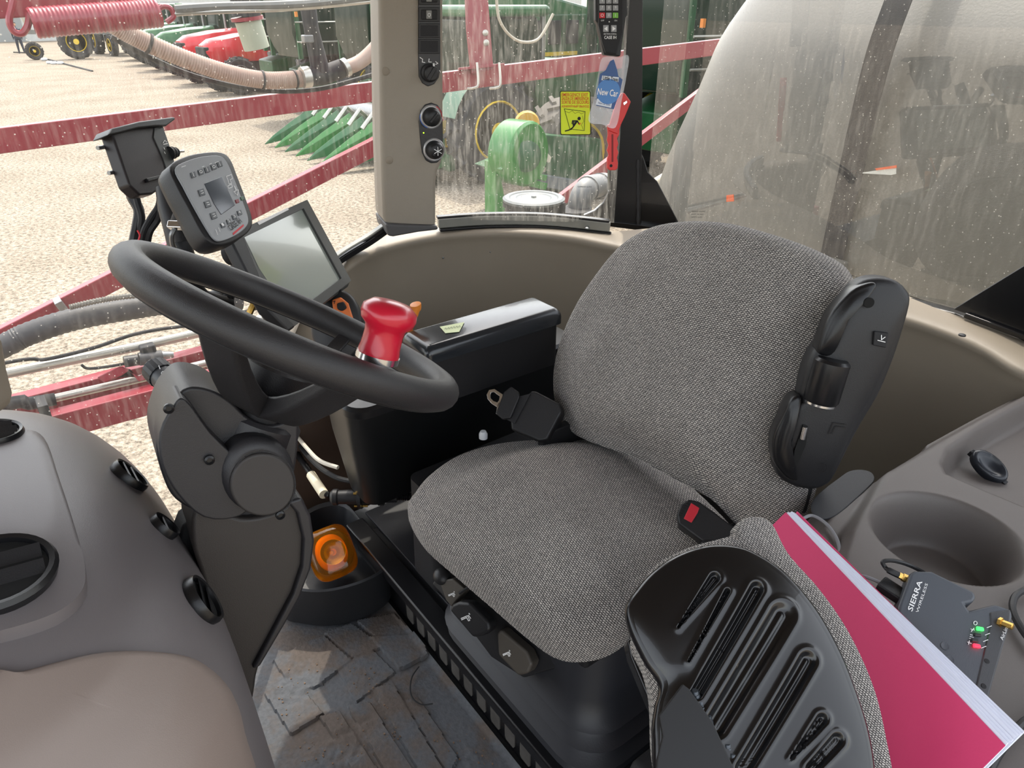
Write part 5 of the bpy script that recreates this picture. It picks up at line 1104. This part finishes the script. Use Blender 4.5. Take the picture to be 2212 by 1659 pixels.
# ================================================================== STICKERS, KEYPAD, AIR FRESHENER, HAMMER on the glass by the post
wn = (V(pr.x, pr.y, 1.1), None)
gn = V(-(pr.y-pe.y), 0, 0); tdir = (pe-pr); tdir.z = 0; tdir.normalize(); gn = V(tdir.y, -tdir.x, 0); gn = gn if gn.x < 0 else -gn
gpl = (V(pr.x, pr.y, 1.0)+gn*.0056, gn)
stp = off(gpl, .0002)
stk = slab('exit_sticker', [(1209, 199), (1212, 196), (1273, 196), (1276, 199), (1277, 289), (1274, 292), (1213, 292), (1210, 289)], stp, .0004, mat('sticker edge', '#1b2412', .5), label='bright yellow emergency exit sticker with red words on the window', cat='sticker')
slab('sticker_face', [(1211, 200), (1213, 198), (1272, 198), (1274, 200), (1275, 288), (1273, 290), (1214, 290), (1212, 288)], off(stp, .0004), .0004, mat('sticker yellow', '#dcee2a', .5), stk, bevel=0)
SR = mat('sticker red', '#d8501e', .5)
s1 = off(stp, .0004)
for t_, v0, u0, u1 in (('EMERGENCY EXIT', 208, 1213, 1270), ('SALIDA DE EMERGENCIA', 216, 1213, 1272), ('SORTIE DE SECOURS', 224, 1213, 1272), ('АВАРИЙНЫЙ ВЫХОД', 232, 1213, 1272)):
    text('sticker_words', t_, s1, (u0, v0), (u1, v0), SR, stk, hmax=.0078, bold=True)
strokes(G(), off(s1, .0001), [[(1219, 235), (1264, 241), (1262, 282), (1231, 279), (1219, 235)]], .0012).obj('pane_outline', MATTE, stk)
strokes(G(), off(s1, .0001), [[(1221, 240), (1229, 244), (1236, 239), (1242, 245), (1250, 242), (1256, 246), (1262, 243)], [(1258, 250), (1261, 262), (1256, 270), (1260, 280)]], .0006).obj('crack_lines', MATTE, stk)
strokes(G(), off(s1, .0001), [[(1244, 262), (1237, 276), (1229, 281), (1221, 283)], [(1240, 262), (1238, 270)], [(1247, 262), (1240, 272), (1233, 280)], [(1237, 261), (1247, 261), (1251, 268)], [(1237, 261), (1236, 267)]], .0028).obj('running_figure', MATTE, stk)
G().lathe([(.0042, 0), (.0042, .0002)], P(1251, 256, pl=off(s1, .0001)), gn, 14).obj('figure_head', MATTE, stk)
strokes(G(), off(s1, .0002), [[(1250, 269), (1255, 266)], [(1253, 270), (1251, 265)]], .0014).obj('hammer_mark', SR, stk)
text('glass_mark', 'TEMPERED GLASS', gpl, (1247, 405), (1278, 405), MATTE, None, hmax=.004)
gm = bpy.data.objects['glass_mark']; tag(gm, 'small dark etched lettering low on the streaked side pane', 'marking')
rgl = (V(0, -.924, 1), V(0, 1, 0))
for i, (t_, v0) in enumerate((('TEMPERED GLAZING', 458), ('DOT 22 AS2', 464), ('SAFETY GLASS', 470))):
    o_ = text('glass_mark', t_, rgl, (1494, v0), (1523-i*3, v0), MATTE, None, hmax=.0032); tag(o_, ['top', 'middle', 'bottom'][i]+' line of tiny etched lettering in the lower left corner of the rear glass', 'marking')
# keypad remote in holder
kq = plane(1322, 60, (-.80, .58, .10), d=(P(1322, 60, pl=gpl)-CAM).dot(fdir)-.07)
kr = thing('keypad_remote', 'black keypad remote with grey keys in a tapered holder on the post', 'remote control', P(1322, 120, pl=kq))
slab('holder', [(1286, 44), (1290, 50), (1304, 118), (1340, 122), (1352, 38), (1356, 30), (1352, -80), (1286, -80)], off(kq, -.010), .035, BLACK, kr, bevel=.003)
slab('remote_face', [(1290, -80), (1346, -80), (1346, 70), (1338, 92), (1332, 118), (1308, 114), (1300, 88), (1293, 55)], kq, .020, MATTE, kr, bevel=.003)
GK = mat('keypad grey', '#8e8f91', .45)
for r_, v0 in enumerate((-20, 2, 17, 33)):
    for c_ in range(3):
        u0 = 1301+c_*14.3; m = GK if r_ < 3 else (REDP, GK, mat('green key bright', '#6fb03a', .45))[c_]
        k_ = slab('key', [(u0-6, v0-6), (u0+6, v0-6), (u0+6, v0+6), (u0-6, v0+6)], off(kq, .002), .003, m, kr, bevel=.0008)
        if r_ == 3 and c_ == 0: strokes(G(), off(kq, .002), [arc(u0, v0, 3, 0, 360, 8)], .0008).obj('key_print', WHITE, k_)
        elif r_ == 3 and c_ == 2: strokes(G(), off(kq, .002), [[(u0, v0-3), (u0, v0+3)]], .0008).obj('key_print', WHITE, k_)
        else: text('key_print', {0: '123', 1: '456', 2: '789', 3: ' 0 '}[r_][c_], off(kq, .002), (u0-1.5, v0+2), (u0+1.5, v0+2), WHITE, k_, hmax=.0055)
for u0, s_ in ((1309, -1), (1326, 1)):
    k_ = slab('arrow_key', [(u0-6, 54), (u0+6, 54), (u0+6, 69), (u0-6, 69)], off(kq, .002), .003, GK, kr, bevel=.0008)
    G().prism(PL([(u0-3*s_, 57), (u0+4*s_, 62), (u0-3*s_, 67)], off(kq, .0023)), kq[1]*.0003).obj('key_print', WHITE, k_)
text('key_legend', 'OFF', off(kq, .0003), (1298, 46), (1305, 46), WHITE, kr); text('key_legend', 'ON', off(kq, .0003), (1327, 46), (1333, 46), WHITE, kr)
text('key_legend', 'SECTION SCROLL', off(kq, .0003), (1304, 75), (1332, 75), WHITE, kr, hmax=.0032)
text('maker_name', 'CASE IH', off(kq, .0003), (1305, 84), (1331, 84), WHITE, kr, hmax=.0065, bold=True)
G().lathe([(.0015, 0), (.0012, .0008)], P(1316, 47, pl=kq), kq[1], 8).obj('lamp', WHITE, kr)
# air freshener
fq = plane(1315, 200, (-.78, .60, .12), d=(kq[0]-CAM).dot(fdir)-.035)
af = thing('air_freshener', 'blue car air freshener card in a clear plastic bag hanging from the post', 'air freshener', P(1305, 272, pl=fq))
bagm = bpy.data.materials.new('clear bag film'); bagm.use_nodes = True; bb_ = bagm.node_tree.nodes['Principled BSDF']
bb_.inputs['Base Color'].default_value = (.8, .82, .85, 1); bb_.inputs['Alpha'].default_value = .24; bb_.inputs['Roughness'].default_value = .12
bagp = [P(u, v, pl=fq) for u, v in [(1300, 128), (1318, 122), (1336, 124), (1358, 122), (1352, 170), (1343, 215), (1330, 274), (1300, 268), (1272, 261), (1283, 215), (1292, 165)]]
bagp = cr(bagp, 6, True)
dome('plastic_bag', bagp, fq[1], lambda p, s: .004*(1-s**2)+.0025*noise.noise(p*60), bagm, af, thick=.006, rings=16, edge=.1)
cq = off(fq, .0115); BLUE = mat('card blue', '#2c4f86', .45); cardw = off(fq, .0005)
slab('card', [(1318, 132), (1326, 128), (1333, 150), (1336, 165), (1345, 172), (1340, 196), (1326, 236), (1288, 228), (1291, 190), (1296, 160), (1308, 152)], cq, .001, BLUE, af)
slab('name_panel', [(1301, 163), (1337, 167), (1336, 177), (1299, 173)], off(cq, .0004), .0003, mat('card white', '#d5dae2', .5), af)
text('card_words', 'Little Trees', off(cq, .0006), (1302, 172), (1335, 176), MATTE, af, hmax=.0085, bold=True)
G().lathe([(.026, 0), (.026, .0006)], P(1314, 198, pl=cq), cq[1], 28).obj('round_badge', mat('badge blue', '#3f78b8', .4), af)
text('card_words', 'New Car', off(cq, .0008), (1290, 204), (1334, 209), WHITE, af, hmax=.014, bold=True)
slab('scent_panel', [(1290, 213), (1323, 218), (1320, 233), (1287, 226)], off(cq, .0004), .0003, MATS['card white'], af)
text('card_words', 'New Car Scent', off(cq, .0006), (1292, 224), (1318, 229), BLUE, af, hmax=.0045)
# red emergency hammer / belt cutter
hq = plane(1330, 290, (-.80, .58, .10), d=(P(1330, 290, pl=gpl)-CAM).dot(fdir)-.05)
RH = mat('hammer red', '#d3302e', .45)
hm = thing('emergency_hammer', 'red emergency hammer and belt cutter clipped on the black post', 'hammer', P(1324, 368, pl=hq))
slab('handle', [(1312, 270), (1338, 262), (1338, 290), (1333, 300), (1336, 311), (1333, 320), (1336, 330), (1333, 341), (1335, 352), (1334, 364), (1330, 368), (1316, 368), (1312, 364), (1312, 344), (1315, 335), (1312, 325), (1315, 314), (1312, 303), (1314, 290)], hq, .014, RH, hm, bevel=.002)
slab('head', [(1344, 200), (1350, 202), (1363, 220), (1350, 252), (1342, 268), (1334, 290), (1314, 282), (1326, 240), (1334, 214)], off(hq, .003), .018, RH, hm, bevel=.002)
slab('blade', [(1346, 222), (1354, 217), (1355, 222), (1348, 228)], off(hq, .0038), .001, CHROME, hm)
slab('grip_slot', [(1321, 290), (1325, 290), (1325, 350), (1321, 350)], off(hq, .0006), .001, mat('dark red', '#7e1a1c', .6), hm)
G().lathe([(.0038, 0), (.0032, .0008)], P(1320, 358, pl=hq), hq[1], 12).obj('hang_hole', MATTE, hm)
# rags on the rear sill
g = slab('grey_rag', [(1508, 508), (1522, 496), (1530, 500), (1558, 514), (1540, 520)], plane(1530, 508, (-.3, .6, .7), y=-.885), .012, mat('pale rag', '#a39a8c', .9), None, bevel=.003, label='crumpled pale rag on the rear sill behind the backrest top', cat='rag')
g = slab('dark_rag', [(1738, 574), (1776, 570), (1770, 603), (1760, 600)], plane(1758, 585, (-.3, .6, .7), y=-.885), .012, mat('navy rag', '#2b3140', .9), None, bevel=.003, label='small navy cloth corner on the rear sill right of the backrest', cat='rag')
# ================================================================== BACKGROUND YARD
def gnd(u, v): return P(u, v, z=ZG)
LUG = mat('dusty tyre lug', '#5a554e', .85)
def wheel(par, c, r, w, rimc, lug=None, nm='wheel'):
    """wheel with its axle along local x; lugs in the tyre mesh"""
    g = G(); g.lathe([(r*.55, -w*.42), (r*.86, -w*.5), (r*.96, -w*.38), (r*.96, w*.38), (r*.86, w*.5), (r*.55, w*.42)], c, (1, 0, 0), 28)
    n = 18
    for k in range(n):
        for s in (-1, 1):
            a = 2*math.pi*(k+.5*(s > 0))/n; rad = V(0, math.cos(a), math.sin(a)); tg_ = V(0, -math.sin(a), math.cos(a)); q = Vector(c)+rad*(r*.965)+V(s*w*.22, 0, 0)
            Xl = (V(1, 0, 0)+tg_*(.55*s)).normalized(); Yl = rad.cross(Xl).normalized(); g.box(q, (w*.5, r*.07, r*.09), rotm(Xl, Yl, rad))
    t = g.obj(nm, lug or TYRE, par)
    for s in (-1, 1):
        G().lathe([(r*.58, 0), (r*.56, .04*s), (r*.50, -.05*s), (r*.20, -.10*s), (r*.16, .02*s), (.001, .02*s)], Vector(c)+V(s*w*.42, 0, 0), (1, 0, 0), 24).obj('wheel_rim', rimc, t)
    return t
def child_root(name, label, cat, loc, rotz, group=None):
    o = thing(name, label, cat, (0, 0, 0), group); return o
def combine():
    c = thing('combine_harvester', 'green combine harvester', 'combine harvester', (0, 0, 0), 'combine harvesters in the row')
    G().loft([[V(x, y, z) for y, z in ((-3.6, 1.3), (-3.9, 2.0), (-3.5, 3.0), (-1.6, 3.35), (1.6, 3.35), (1.9, 2.9), (2.0, 1.7), (1.2, 1.1), (-2.2, 1.0))] for x in (-1.5, 1.5)]).obj('body', GREEN, c, bevel=.08)
    G().bb((-1.58, -3.0, 1.55), (-1.50, 1.4, 2.9)).obj('side_panel', GREEND, c, bevel=.04); G().bb((1.50, -3.0, 1.55), (1.58, 1.4, 2.9)).obj('side_panel', GREEND, c, bevel=.04)
    G().bb((-1.60, -2.6, 1.85), (-1.585, .6, 1.95)).obj('yellow_stripe', YEL, c)
    for k in range(5): G().bb((-1.62, -2.6+k*.65, 2.15), (-1.585, -2.15+k*.65, 2.75)).obj('louvre_panel', MATTE, c, bevel=.01)
    G().loft([[V(sx*a, sy*b+.0, z) for sx, sy in ((-1, -1), (1, -1), (1, 1), (-1, 1))] for a, b, z in ((1.1, 1.2, 3.35), (1.5, 1.7, 3.8))]).obj('grain_tank', GREEND, c)
    G().loft([[V(sx*a, 2.75+sy*b, z) for sx, sy in ((-1, -1), (1, -1), (1, 1), (-1, 1))] for a, b, z in ((.85, .75, 1.75), (1.0, .95, 2.4), (1.0, .9, 3.35))]).obj('cab_glass', DGLASS, c, bevel=.08)
    G().bb((-1.15, 1.8, 3.35), (1.15, 3.85, 3.6)).obj('cab_roof', GREEN, c, bevel=.08)
    for sx in (-1, 1):
        G().bb((sx*1.0-.04, 3.5, 1.75), (sx*1.0+.04, 3.62, 3.4)).obj('cab_post', GREEND, c)
    G().loft([[V(sx*.65, y, z+sz) for sx, sz in ((-1, -.35), (1, -.35), (1, .35), (-1, .35))] for y, z in ((1.8, 1.4), (3.3, 1.05))]).obj('feeder_house', GREEND, c, bevel=.04)
    G().tube([V(-1.35, 1.3, 3.55), V(-1.45, -4.8, 3.7)], .20, 14).obj('unloading_auger', GREEN, c)
    for k in range(6): G().bb((-1.95, 1.75, .75+k*.24), (-1.45, 1.95, .78+k*.24)).obj('ladder_step', GREENL, c)
    for sx in (-1.95, -1.45): G().tube([V(sx, 1.85, .6), V(sx, 1.85, 2.9)], .025, 8).obj('ladder_rail', GREENL, c)
    for z in (2.2, 2.7): G().tube([V(-1.5, 1.9, z), V(-1.5, 2.9, z), V(-1.2, 3.7, z)], .022, 8).obj('hand_rail', PIPE, c)
    G().tube([V(.9, -1.9, 3.3), V(.9, -1.9, 4.1)], .09, 12).obj('exhaust_pipe', STEEL, c)
    G().box(V(-1.35, 3.7, 2.9), (.06, .07, .13)).obj('amber_marker', MATS['orange lever'], c)
    wheel(c, V(-1.5, 1.7, .98), .98, .75, YEL); wheel(c, V(1.5, 1.7, .98), .98, .75, YEL); wheel(c, V(-1.4, -2.6, .65), .65, .5, YEL); wheel(c, V(1.4, -2.6, .65), .65, .5, YEL)
    return c
def tractor(paint, label, group):
    c = thing('farm_tractor', label, 'tractor', (0, 0, 0), group)
    G().loft([[V(x*f, y, z) for x, z in ((-.42, z0), (-.48, z0+.35), (-.40, z1-.08), (-.2, z1), (.2, z1), (.40, z1-.08), (.48, z0+.35), (.42, z0))] for y, z0, z1, f in ((.3, 1.15, 2.2, 1.15), (1.5, 1.15, 2.12, 1.1), (2.6, 1.15, 1.95, 1.0), (2.95, 1.2, 1.75, .85))]).obj('hood', paint, c, sharp=50)
    G().bb((-.40, 2.80, 1.05), (.40, 3.02, 1.70)).obj('grille', MATTE, c, bevel=.05)
    G().bb((-.42, -1.2, .75), (.42, 2.8, 1.2)).obj('frame', MATTE, c, bevel=.05)
    G().loft([[V(sx*a, -.65+sy*b, z) for sx, sy in ((-1, -1), (1, -1), (1, 1), (-1, 1))] for a, b, z in ((.75, .75, 1.4), (.85, .85, 2.1), (.8, .8, 2.95))]).obj('cab_glass', DGLASS, c, bevel=.06)
    G().bb((-.95, -1.6, 2.95), (.95, .35, 3.15)).obj('cab_roof', paint, c, bevel=.08)
    rim = YEL if paint is not REDT else mat('silver rim', '#b9b9b9', .4, .5)
    for sx in (-1, 1):
        G().loft([[V(sx*x, -1.1+1.05*math.cos(a), 1.0+1.08*math.sin(a)) for x in (.62, 1.2)] for a in [math.radians(k) for k in range(20, 165, 12)]], (0, 0), False).obj('fender', paint, c)
        wheel(c, V(sx*.95, -1.1, .98), .98, .55, rim); wheel(c, V(sx*.85, 2.0, .68), .68, .42, rim)
    G().tube([V(.5, .5, 1.9), V(.5, .5, 3.1)], .06, 10).obj('exhaust_pipe', STEEL, c)
    return c
C0 = combine()
cpos = [((13.6, -16.8), 0, 'green combine harvester filling the view behind the upright red post'), ((9.2, -13.0), 3, 'green combine harvester seen between the black post and the cream tank'), ((17.9, -11.8), 0, 'green combine harvester hidden partly behind the switch pillar'),
        ((22.0, -11.4), 2, 'green combine harvester just left of the switch pillar behind the black tee'), ((26.3, -12.0), 0, 'green combine harvester right of the red tractors behind the valve column'), ((5.2, -12.6), 0, 'green combine harvester standing behind the cream tank')]
for i, ((x, y), rz, lab) in enumerate(cpos):
    o = C0 if i == 0 else copy_tree(C0); o.location = (x, y, ZG); o.rotation_euler.z = math.radians(rz); o['label'] = lab
T0 = tractor(REDT, 'nearer red tractor with sloping hood facing forward in the parked row', 'red tractors in the row'); T0.location = (30.6, -10.6, ZG); T0.rotation_euler.z = math.radians(8)
o = copy_tree(T0, None, (34.6, -10.8, ZG), math.radians(8), 'farther red tractor with sloping hood in the parked row, left of the other')
T1 = tractor(GREEN, 'green tractor immediately left of the two red tractors', 'green tractors in the row'); T1.location = (38.8, -11, ZG)
for i, (x, y, lab) in enumerate(((43.0, -11.2, 'second green tractor left of the red ones in the parked row'), (47.4, -11.5, 'third green tractor left of the red ones in the parked row'), (52.0, -12, 'leftmost green tractor of the parked row, behind the planter'))):
    copy_tree(T1, None, (x, y, ZG), 0, lab)
copy_tree(T1, None, (12.2, -8.85, ZG), math.radians(180), 'green tractor turned away, its big dark tyre right beside the switch pillar')
# planter tractor at the far left with yellow wheels and folded grey toolbar
q = gnd(172, 127); T3 = copy_tree(T1, None, (q.x+3.5, q.y-3.0, ZG), math.radians(95), 'green tractor with large yellow wheel standing apart at the far left'); T3['group'] = 'far machines'
pt = thing('folded_planter', 'grey folded planter frame of slanted rows above the yellow wheel', 'planter', (q.x, q.y+1.5, ZG))
for k in range(9): G().bar(V(q.x-.3, q.y+2.3-k*.5, ZG+1.6), V(q.x-.5, q.y+2.6-k*.5, ZG+2.9), .12, .18).obj('row_unit', PIPE, pt)
G().bar(V(q.x-.4, q.y+2.6, ZG+1.6), V(q.x-.4, q.y-2.2, ZG+1.5), .25, .25).obj('toolbar', mat('toolbar grey', '#6b6a66', .6), pt)
wheel(pt, V(q.x-.2, q.y, ZG+1.0), 1.0, .6, YEL)
wheel(pt, V(q.x+.6, q.y+2.3, ZG+.5), .5, .4, YEL)
# corn heads with pointed snouts
def snout(par, x, y, L, m, s=1):
    base = [(-.26*s, .0), (-.20*s, .55), (0, .75), (.20*s, .55), (.26*s, .0)]
    rings = []
    for f in (0, .25, .6, .85, 1):
        k = (1-f)**.8; rings.append([V(x+a*k, y-L*(1-f), ZG+.30*(1-f)+.06+(b)*k) for a, b in base])
    return G().loft(rings).obj('row_snout', m, par, bevel=.01)
hd = thing('corn_header', 'green corn header with a row of long pointed snouts resting on the gravel', 'corn header', (15.4, -7.2, ZG))
for k in range(1, 8): snout(hd, 13.1+k*.66, -5.35, 1.9, GREEN if k % 2 else GREENL)
for k in range(1, 8): G().tube([V(13.1+k*.66-.3, -6.9, ZG+.85), V(13.0+k*.66-.3, -6.6, ZG+1.1), V(13.0+k*.66-.3, -6.3, ZG+.8)], .05, 8).obj('gathering_guide', PIPE, hd)
G().bb((13.6, -7.7, ZG+.6), (18.0, -7.5, ZG+.9)).obj('header_frame', GREEND, hd, bevel=.06)
G().tube([V(13.6, -7.05, ZG+.95), V(17.9, -7.05, ZG+.95)], .22, 14).obj('cross_auger', STEEL, hd)
h2 = thing('corn_header', 'second green corn header with fewer snouts just left of the pillar foot', 'corn header', (11.9, -6.6, ZG))
for k in range(2): snout(h2, 11.75+k*.60, -5.70, 1.15, GREENL if k else GREEN, .9)
G().bb((11.4, -7.0, ZG+.25), (12.6, -6.8, ZG+.6)).obj('header_frame', GREEND, h2, bevel=.06)
# forage machine close by with drum, pale housing and dusty lugged tyre
fm = thing('forage_harvester_head', 'bright green harvesting head with round drum behind the yellow exit sticker', 'harvester head', (8.3, -7.3, ZG))
def F_(u, v, x=8.6): return P(u, v, x=x)
c = F_(1120, 330); G().lathe([(.46, -.25), (.50, -.2), (.50, .2), (.46, .25), (.25, .25), (.2, .2)], c, (1, .25, 0), 28).obj('drum', GREENL, fm, bevel=.01)
G().lathe([(.20, .26), (.24, .34), (.1, .4)], c, (-1, .25, 0), 20).obj('drum_hub', GREEND, fm)
G().prism([F_(*p) for p in ((1070, 352), (1078, 350), (1092, 440), (1086, 500), (1070, 500))], (.3, 0, 0)).obj('end_plate', GREENL, fm, bevel=.01)
for a_, b_, h_ in (((1070, 358), (1168, 382), .10), ((1090, 380), (1168, 400), .12)): G().bar(F_(*a_), F_(*b_), .35, h_).obj('guard_rail', GREENL, fm, bevel=.02)
G().prism([F_(*p) for p in ((1100, 352), (1110, 345), (1180, 362), (1178, 372), (1104, 358))], (.3, 0, 0)).obj('perforated_strip', PIPE, fm)
G().prism([F_(*p) for p in ((1138, 318), (1155, 300), (1192, 340), (1188, 352), (1142, 335))], (.25, 0, 0)).obj('pale_housing', mat('pale housing', '#b9b2a2', .5), fm, bevel=.01)
G().prism([F_(*p, 9.0) for p in ((1170, 290), (1300, 300), (1310, 420), (1180, 410), (1080, 370), (1150, 340))], (.8, 0, 0)).obj('side_body', GREEND, fm, bevel=.03)
G().prism([F_(*p, 8.8) for p in ((1160, 375), (1310, 400), (1310, 430), (1150, 400))], (.5, 0, 0)).obj('lower_beam', mat('grey beam', '#5c6468', .5), fm, bevel=.02)
G().tube([F_(1098, 350), F_(1130, 318), F_(1150, 310)], .02, 6).obj('drive_shaft', MATTE, fm)
wheel(fm, F_(1232, 330, 9.6), 1.0, .7, YEL, LUG); G().lathe([(.22, 0), (.2, .12)], F_(1138, 268, 9.3), (-1, .6, 0), 20).obj('yellow_disc', mat('ochre paint', '#b88a1e', .5), fm)
G().tube([F_(1075, 500), F_(1075, 560)], .05, 8).obj('stand', MATTE, fm)
# buildings, van, person, low things
bl = thing('shed_building', 'long pale grey metal building across the far end of the yard', 'building', (86, -20, ZG))
G().bb((84, -75, ZG), (96, 30, ZG+5)).obj('building_wall', mat('corrugated wall', '#b9bab6', .6, var=.06, vscale=3), bl)
G().bb((83.5, -75.5, ZG+5), (96.5, 30.5, ZG+5.6)).obj('building_roof', mat('roof grey', '#8d8f90', .5), bl)
for k in range(14): G().bb((83.9, -70+k*7, ZG), (84, -67+k*7, ZG+3.2)).obj('roller_door', mat('door grey', '#8a8d8c', .5), bl)
vn = thing('delivery_van', 'white van parked at the far left edge of the yard', 'van', (64, -.5, ZG))
G().loft([[V(x, y, z+ZG) for y, z in ((-3.0, .5), (-3.05, 2.2), (-2.6, 2.55), (1.0, 2.6), (1.9, 1.6), (2.8, 1.3), (2.9, .5))] for x in (63, 65)]).obj('van_body', mat('van white', '#e4e6ea', .3), vn, bevel=.08)
G().bb((62.96, -2.9, ZG+.9), (63.0, -2.75, ZG+1.5)).obj('tail_lamp', REDP, vn)
for y in (-2.0, 1.8): G().lathe([(.36, -.12), (.38, 0), (.36, .12)], V(63.0, y, ZG+.36), (1, 0, 0), 18).obj('van_wheel', TYRE, vn)
p0 = gnd(48, 115)
g = G(); K = 1.12
def pp3(*l): return [V(p0.x+a*K, p0.y+b*K, ZG+c*K) for a, b, c in l]
g.tube(pp3((0, 0, .82), (0, 0, .95), (0, 0, 1.15), (0, 0, 1.35), (0, 0, 1.44), (0, 0, 1.50)), [.15*K, .17*K, .16*K, .20*K, .14*K, .06*K], 12)
g.tube(pp3((0, 0, 1.46), (0, 0, 1.54), (0, 0, 1.62), (0, 0, 1.70), (0, 0, 1.75)), [.055*K, .075*K, .10*K, .085*K, .02], 12)
for sg in (-1, 1):
    g.tube(pp3((0, sg*.09, .90), (.02, sg*.12, .50), (0, sg*.14, .10), (0, sg*.14, .02)), [.10*K, .075*K, .05*K, .05*K], 10)
    g.tube(pp3((-.04, sg*.14, .04), (.16, sg*.15, .03)), [.05*K, .035*K], 8)
    g.tube(pp3((0, sg*.19, 1.38), (-.02, sg*.25, 1.12), (.06, sg*.24, .90), (.09, sg*.23, .82)), [.065*K, .05*K, .038*K, .03*K], 8)
    for f in range(5): g.tube(pp3((.08, sg*.23, .82), (.09+.012*f, sg*(.225+.006*f), .74+.01*abs(f-2))), .011*K, 5)
pr2 = g.obj('person', mat('navy clothes', '#2a2f3d', .8)); tag(pr2, 'person in dark clothes standing on the gravel near the white van', 'person')
rm = pr2.modifiers.new('remesh', 'REMESH'); rm.mode = 'VOXEL'; rm.voxel_size = .02
hr_ = G().ball(V(p0.x-.01, p0.y, ZG+1.90), (.12, .12, .09), None, 8).obj('dark_hair', MATTE, pr2)
G().ball(V(p0.x-.06, p0.y, ZG+1.82), (.09, .10, .12), None, 8).obj('face', mat('skin', '#b98a6c', .6), pr2)
gw = cr([gnd(u, v)+V(0, 0, .03) for u, v in ((30, 114), (62, 116), (80, 124), (110, 131), (150, 142), (200, 155))], 6)
G().tube(gw, .05, 6).obj('ground_cable', MATTE, label='dark line of cable lying across the gravel near the standing person', cat='cable')
for i, (u, v) in enumerate(((96, 131), (108, 138), (117, 139), (131, 139))): G().ball(gnd(u, v)+V(0, 0, .08), (.15, .2, .1), None, 5).obj('bottle', mat('bright scrap', '#d6d9de', .2), label=('leftmost', 'second from left', 'third from left', 'rightmost')[i]+' of the small shiny scraps beside the ground cable', cat='litter', group='litter beside the ground cable')

# chassis deck carrying the canister and intake beside the cab
dk = thing('side_deck', 'dark chassis deck with a big tyre below the canister beside the cab', 'chassis', (1.6, -1.4, ZG))
G().bb((1.0, -1.5, -.55), (2.1, -.85, cx_.z-.452)).obj('deck_box', MATTE, dk, bevel=.02)
wheel(dk, V(1.6, -.9, ZG+.68), .68, .5, BOOM)
